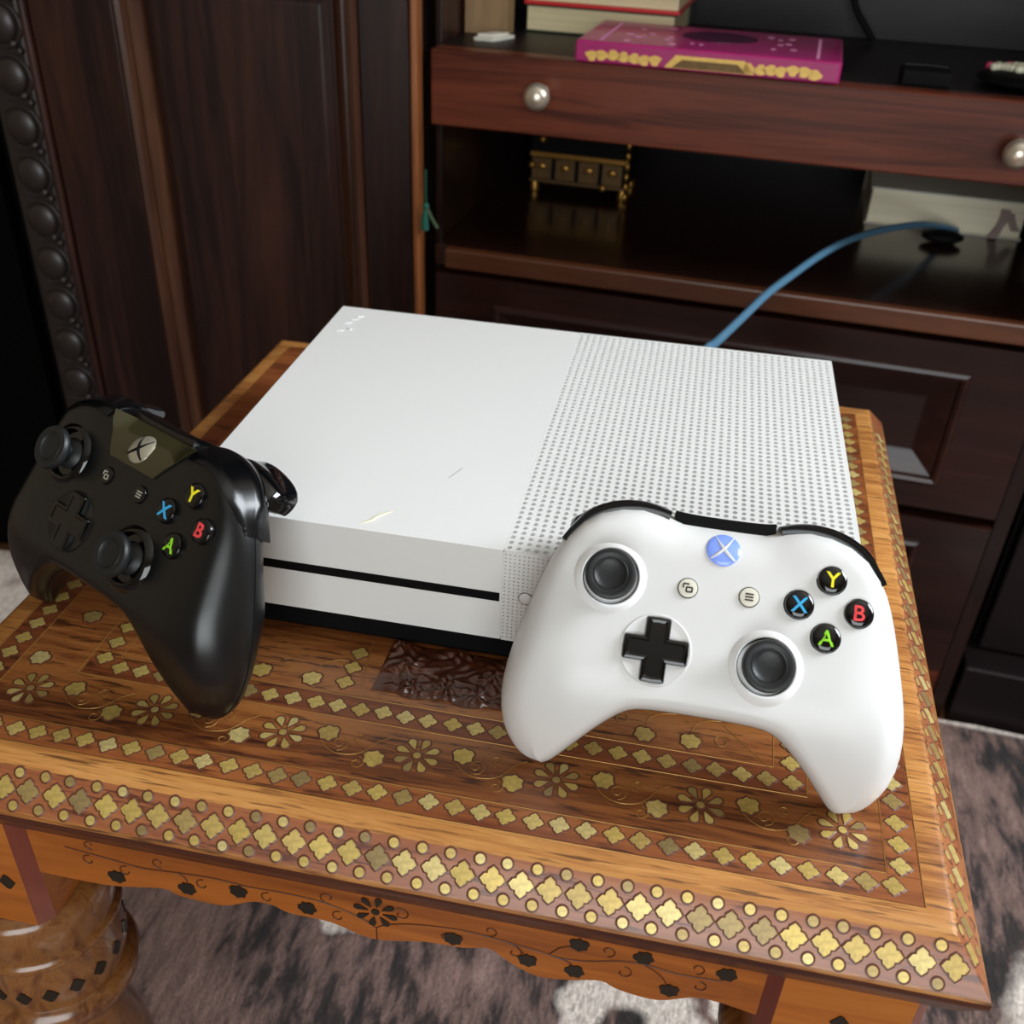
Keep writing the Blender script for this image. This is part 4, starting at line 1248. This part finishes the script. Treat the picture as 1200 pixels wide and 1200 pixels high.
# small things on the tray
pp = tag(put('folded_paper', MB().prism([(-0.012, -0.012), (0.004, -0.012), (0.016, 0.014), (0.002, 0.014)], 0, 0.003).prism([(-0.010, -0.008), (0.003, -0.008), (0.012, 0.010), (0.001, 0.010)], 0.003, 0.005), MT['paper'], None, None, cabpt(-0.514, 0.062, ZS), (0, 0, A_R)),
         'small folded white paper beside the thick cream-paged book', 'paper')
bb = tag(put('beige_block', box(-0.019, 0.019, -0.012, 0.012, 0, 0.12).box(-0.0195, 0.0195, -0.0125, 0.0125, 0.08, 0.1205), MT['beige'], None, None, cabpt(-0.526, 0.095, ZS), (0, 0, A_R), 0.0008), 'upright beige block at the shelf side behind the folded paper', 'box')  # plain beige block against the shelf side
cs = thing('black_case', 'small black case with grey rim on the tray edge', 'case', cabpt(-0.166, 0.032, ZS), A_R)
put('case_body', box(-0.018, 0.018, -0.014, 0.014, 0, 0.011), MT['hole'], cs, bevel=0.002)
put('case_rim', MB().tube([(-0.015, 0.010, 0.0113), (0.0, 0.011, 0.0116), (0.016, 0.010, 0.0112)], 0.0008, 6), MT['rubber'], cs)
pouch = thing('beaded_pouch', 'black pouch strewn with pearl beads on the tray', 'pouch', cabpt(-0.085, 0.060, ZS), A_R)
put('pouch_body', MB().sphere((0, 0, 0.005), 1, 24, 10, 0.042, 0.040, 0.005), MT['hole'], pouch, 80)
bme = MB().sphere((0, 0, 0), 0.0038, 10, 6, 1.25, 0.9, 0.8).mesh('bead', MT['pearl'], 80)
bmp = MB().sphere((0, 0, 0), 0.0032, 10, 6).mesh('bead', MT['pinkb'], 80)
for k in range(46):
    t = k / 45
    x = -0.030 + 0.066 * t + random.uniform(-0.002, 0.002)
    y = 0.016 - 0.034 * t + random.uniform(-0.016, 0.016) * (0.35 + t)
    rr2 = min(0.98, (x / 0.042) ** 2 + (y / 0.040) ** 2)
    link('bead', bmp if k % 9 == 0 else bme, pouch, (x, y, 0.0072 + 0.005 * math.sqrt(1 - rr2)), (0, 0, random.uniform(0, 3)))
cd = tag(put('hanging_cord', MB().tube(catmull([cabpt(-0.222, 0.224, 0.40), cabpt(-0.228, 0.222, 0.30), cabpt(-0.232, 0.222, 0.235), cabpt(-0.222, 0.220, 0.197), cabpt(-0.210, 0.218, 0.180), cabpt(-0.200, 0.214, 0.1685)], 6), 0.0030, 8), MT['hole'], None, 60),
         'thin black cord hanging down the back of the shelf behind the magenta book', 'cord')

# middle compartment
ZM = 0.0015
gb = thing('gilt_casket', 'small dark casket with gilt panels and bead feet on the lower shelf', 'casket', cabpt(-0.459, 0.232, ZM), A_R)
gw, gd2, gh = 0.050, 0.030, 0.058
put('casket_body', box(-gw, gw, -gd2, gd2, 0.010, gh), MT['hole'], gb, bevel=0.001)
put('gilt_rail', box(-gw - 0.001, gw + 0.001, -gd2 - 0.002, -gd2 - 0.0001, 0.036, 0.041), MT['gold'], gb, bevel=0.0006)
put('gilt_rail', box(-gw - 0.001, gw + 0.001, -gd2 - 0.002, -gd2 - 0.0001, 0.0105, 0.0135), MT['goldp'], gb, bevel=0.0006)
for k in range(4):
    x = -0.0385 + 0.0245 * k
    put('gilt_panel', box(x - 0.010, x + 0.010, -gd2 - 0.0012, -gd2 - 0.0001, 0.0145, 0.035).box(x - 0.006, x + 0.006, -gd2 - 0.0022, -gd2 - 0.0013, 0.018, 0.024), MT['goldp'], gb)
    put('gilt_rosette', MB().sphere((x, -gd2 - 0.002, 0.027), 0.004, 10, 6, 1.3, 0.4, 0.8), MT['gold'], gb, 80)
for k in range(6):
    put('gilt_link', MB().sphere((gw, -gd2 - 0.0015, 0.0046 + 0.0102 * k), 0.0046, 10, 6, 0.6, 0.6, 1.0), MT['gold'], gb, 80)
for x, z in ((-gw + 0.002, 0.028), (0.027, 0.012), (-gw + 0.012, 0.054)):
    put('gilt_stud', MB().sphere((x, -gd2 - 0.003, z), 0.0038, 10, 6), MT['gold'], gb, 80)
for x in (-gw + 0.004, gw - 0.004):
    for y in (-gd2 + 0.004, gd2 - 0.004):
        put('foot', MB().lathe([(0.0001, 0), (0.004, 0), (0.005, 0.004), (0.003, 0.0099), (0.0001, 0.0099)], (x, y, 0), 12), MT['gold'], gb, 50)
put('casket_lid', box(-gw - 0.001, gw + 0.001, -gd2 - 0.001, gd2 + 0.001, gh + 0.0001, gh + 0.008), MT['gold'], gb, bevel=0.002)
b3 = book('closed_book', 'closed cream-paged book lying on the lower shelf behind the blue cable', -0.0975, 0.2865, ZM, 0.0, 0.147, 0.12, 0.036, MT['paper'], MT['pages2'], 0.0018, None, 'b')
rb = tag(put('bookmark_ribbon', MB().loft([[(x - w, y, z), (x + w, y, z), (x + w, y - 0.0006, z), (x - w, y - 0.0006, z)] for x, y, z, w in ((0, 0.0, 0.0285, 0.004), (0.001, -0.0025, 0.022, 0.0045), (-0.002, -0.0032, 0.012, 0.003), (-0.006, -0.0045, 0.0015, 0.0045))]
                       ).loft([[(x - w, y, z), (x + w, y, z), (x + w, y - 0.0006, z), (x - w, y - 0.0006, z)] for x, y, z, w in ((0.004, -0.0012, 0.026, 0.004), (0.009, -0.0026, 0.016, 0.0035), (0.013, -0.003, 0.010, 0.004))]),
             MT['ribbon'], None, None, cabpt(-0.045, 0.2245, ZM), (0, 0, A_R)), 'mauve bookmark ribbon hanging out of the closed cream-paged book', 'ribbon')
# cable from the console into the cabinet
cp = [(0.2180, 0.2305, 0.030), (0.2190, 0.240, 0.036), (0.2235, 0.262, 0.0469), (0.2307, 0.285, 0.0444), (0.247, 0.335, 0.0427), (0.2649, 0.385, 0.0432), (0.285, 0.435, 0.0418), (0.3069, 0.485, 0.0411), (0.3303, 0.53, 0.0402),
      (0.3553, 0.57, 0.0376), (0.3824, 0.61, 0.0327), (0.4115, 0.65, 0.0258), (0.4374, 0.685, 0.0159), (0.4560, 0.704, 0.0075)]
cb = thing('power_cable', 'blue-grey power cable arching from the console into the lower shelf', 'cable', (0.4374, 0.685, ZM))
put('cord', MB().tube(catmull(cp, 5), 0.0031, 10).shift((-0.4374, -0.685, -ZM)), MT['cable'], cb, 60)
put('plug', MB().sphere((0.002, -0.005, 0.0062), 1, 16, 8, 0.020, 0.012, 0.006), MT['hole'], cb, 80)
# green tassel hung at the gap between the two cupboards
ts_ = thing('key_tassel', 'small green thread tassel hanging at the gap beside the wardrobe door', 'tassel', (-0.0205, 0.5035, 0.0), 0)
put('tassel_head', MB().tube([(0, 0, 0.075), (0, 0, 0.046), (0, 0, 0.044)], 0.0006, 6).sphere((0, 0, 0.044), 0.0030, 10, 6), MT['green'], ts_, 60)
put('tassel_skirt', MB().tube([(0, 0, 0.042), (-0.001, 0, 0.034), (-0.001, 0, 0.024)], 0.003, 8, radii=[0.002, 0.0034, 0.0038]), MT['green'], ts_, 60)
put('tassel_strand', MB().tube([(0.001, 0, 0.042), (0.005, 0, 0.034), (0.010, 0, 0.026)], 0.0016, 6), MT['olive'], ts_, 60)
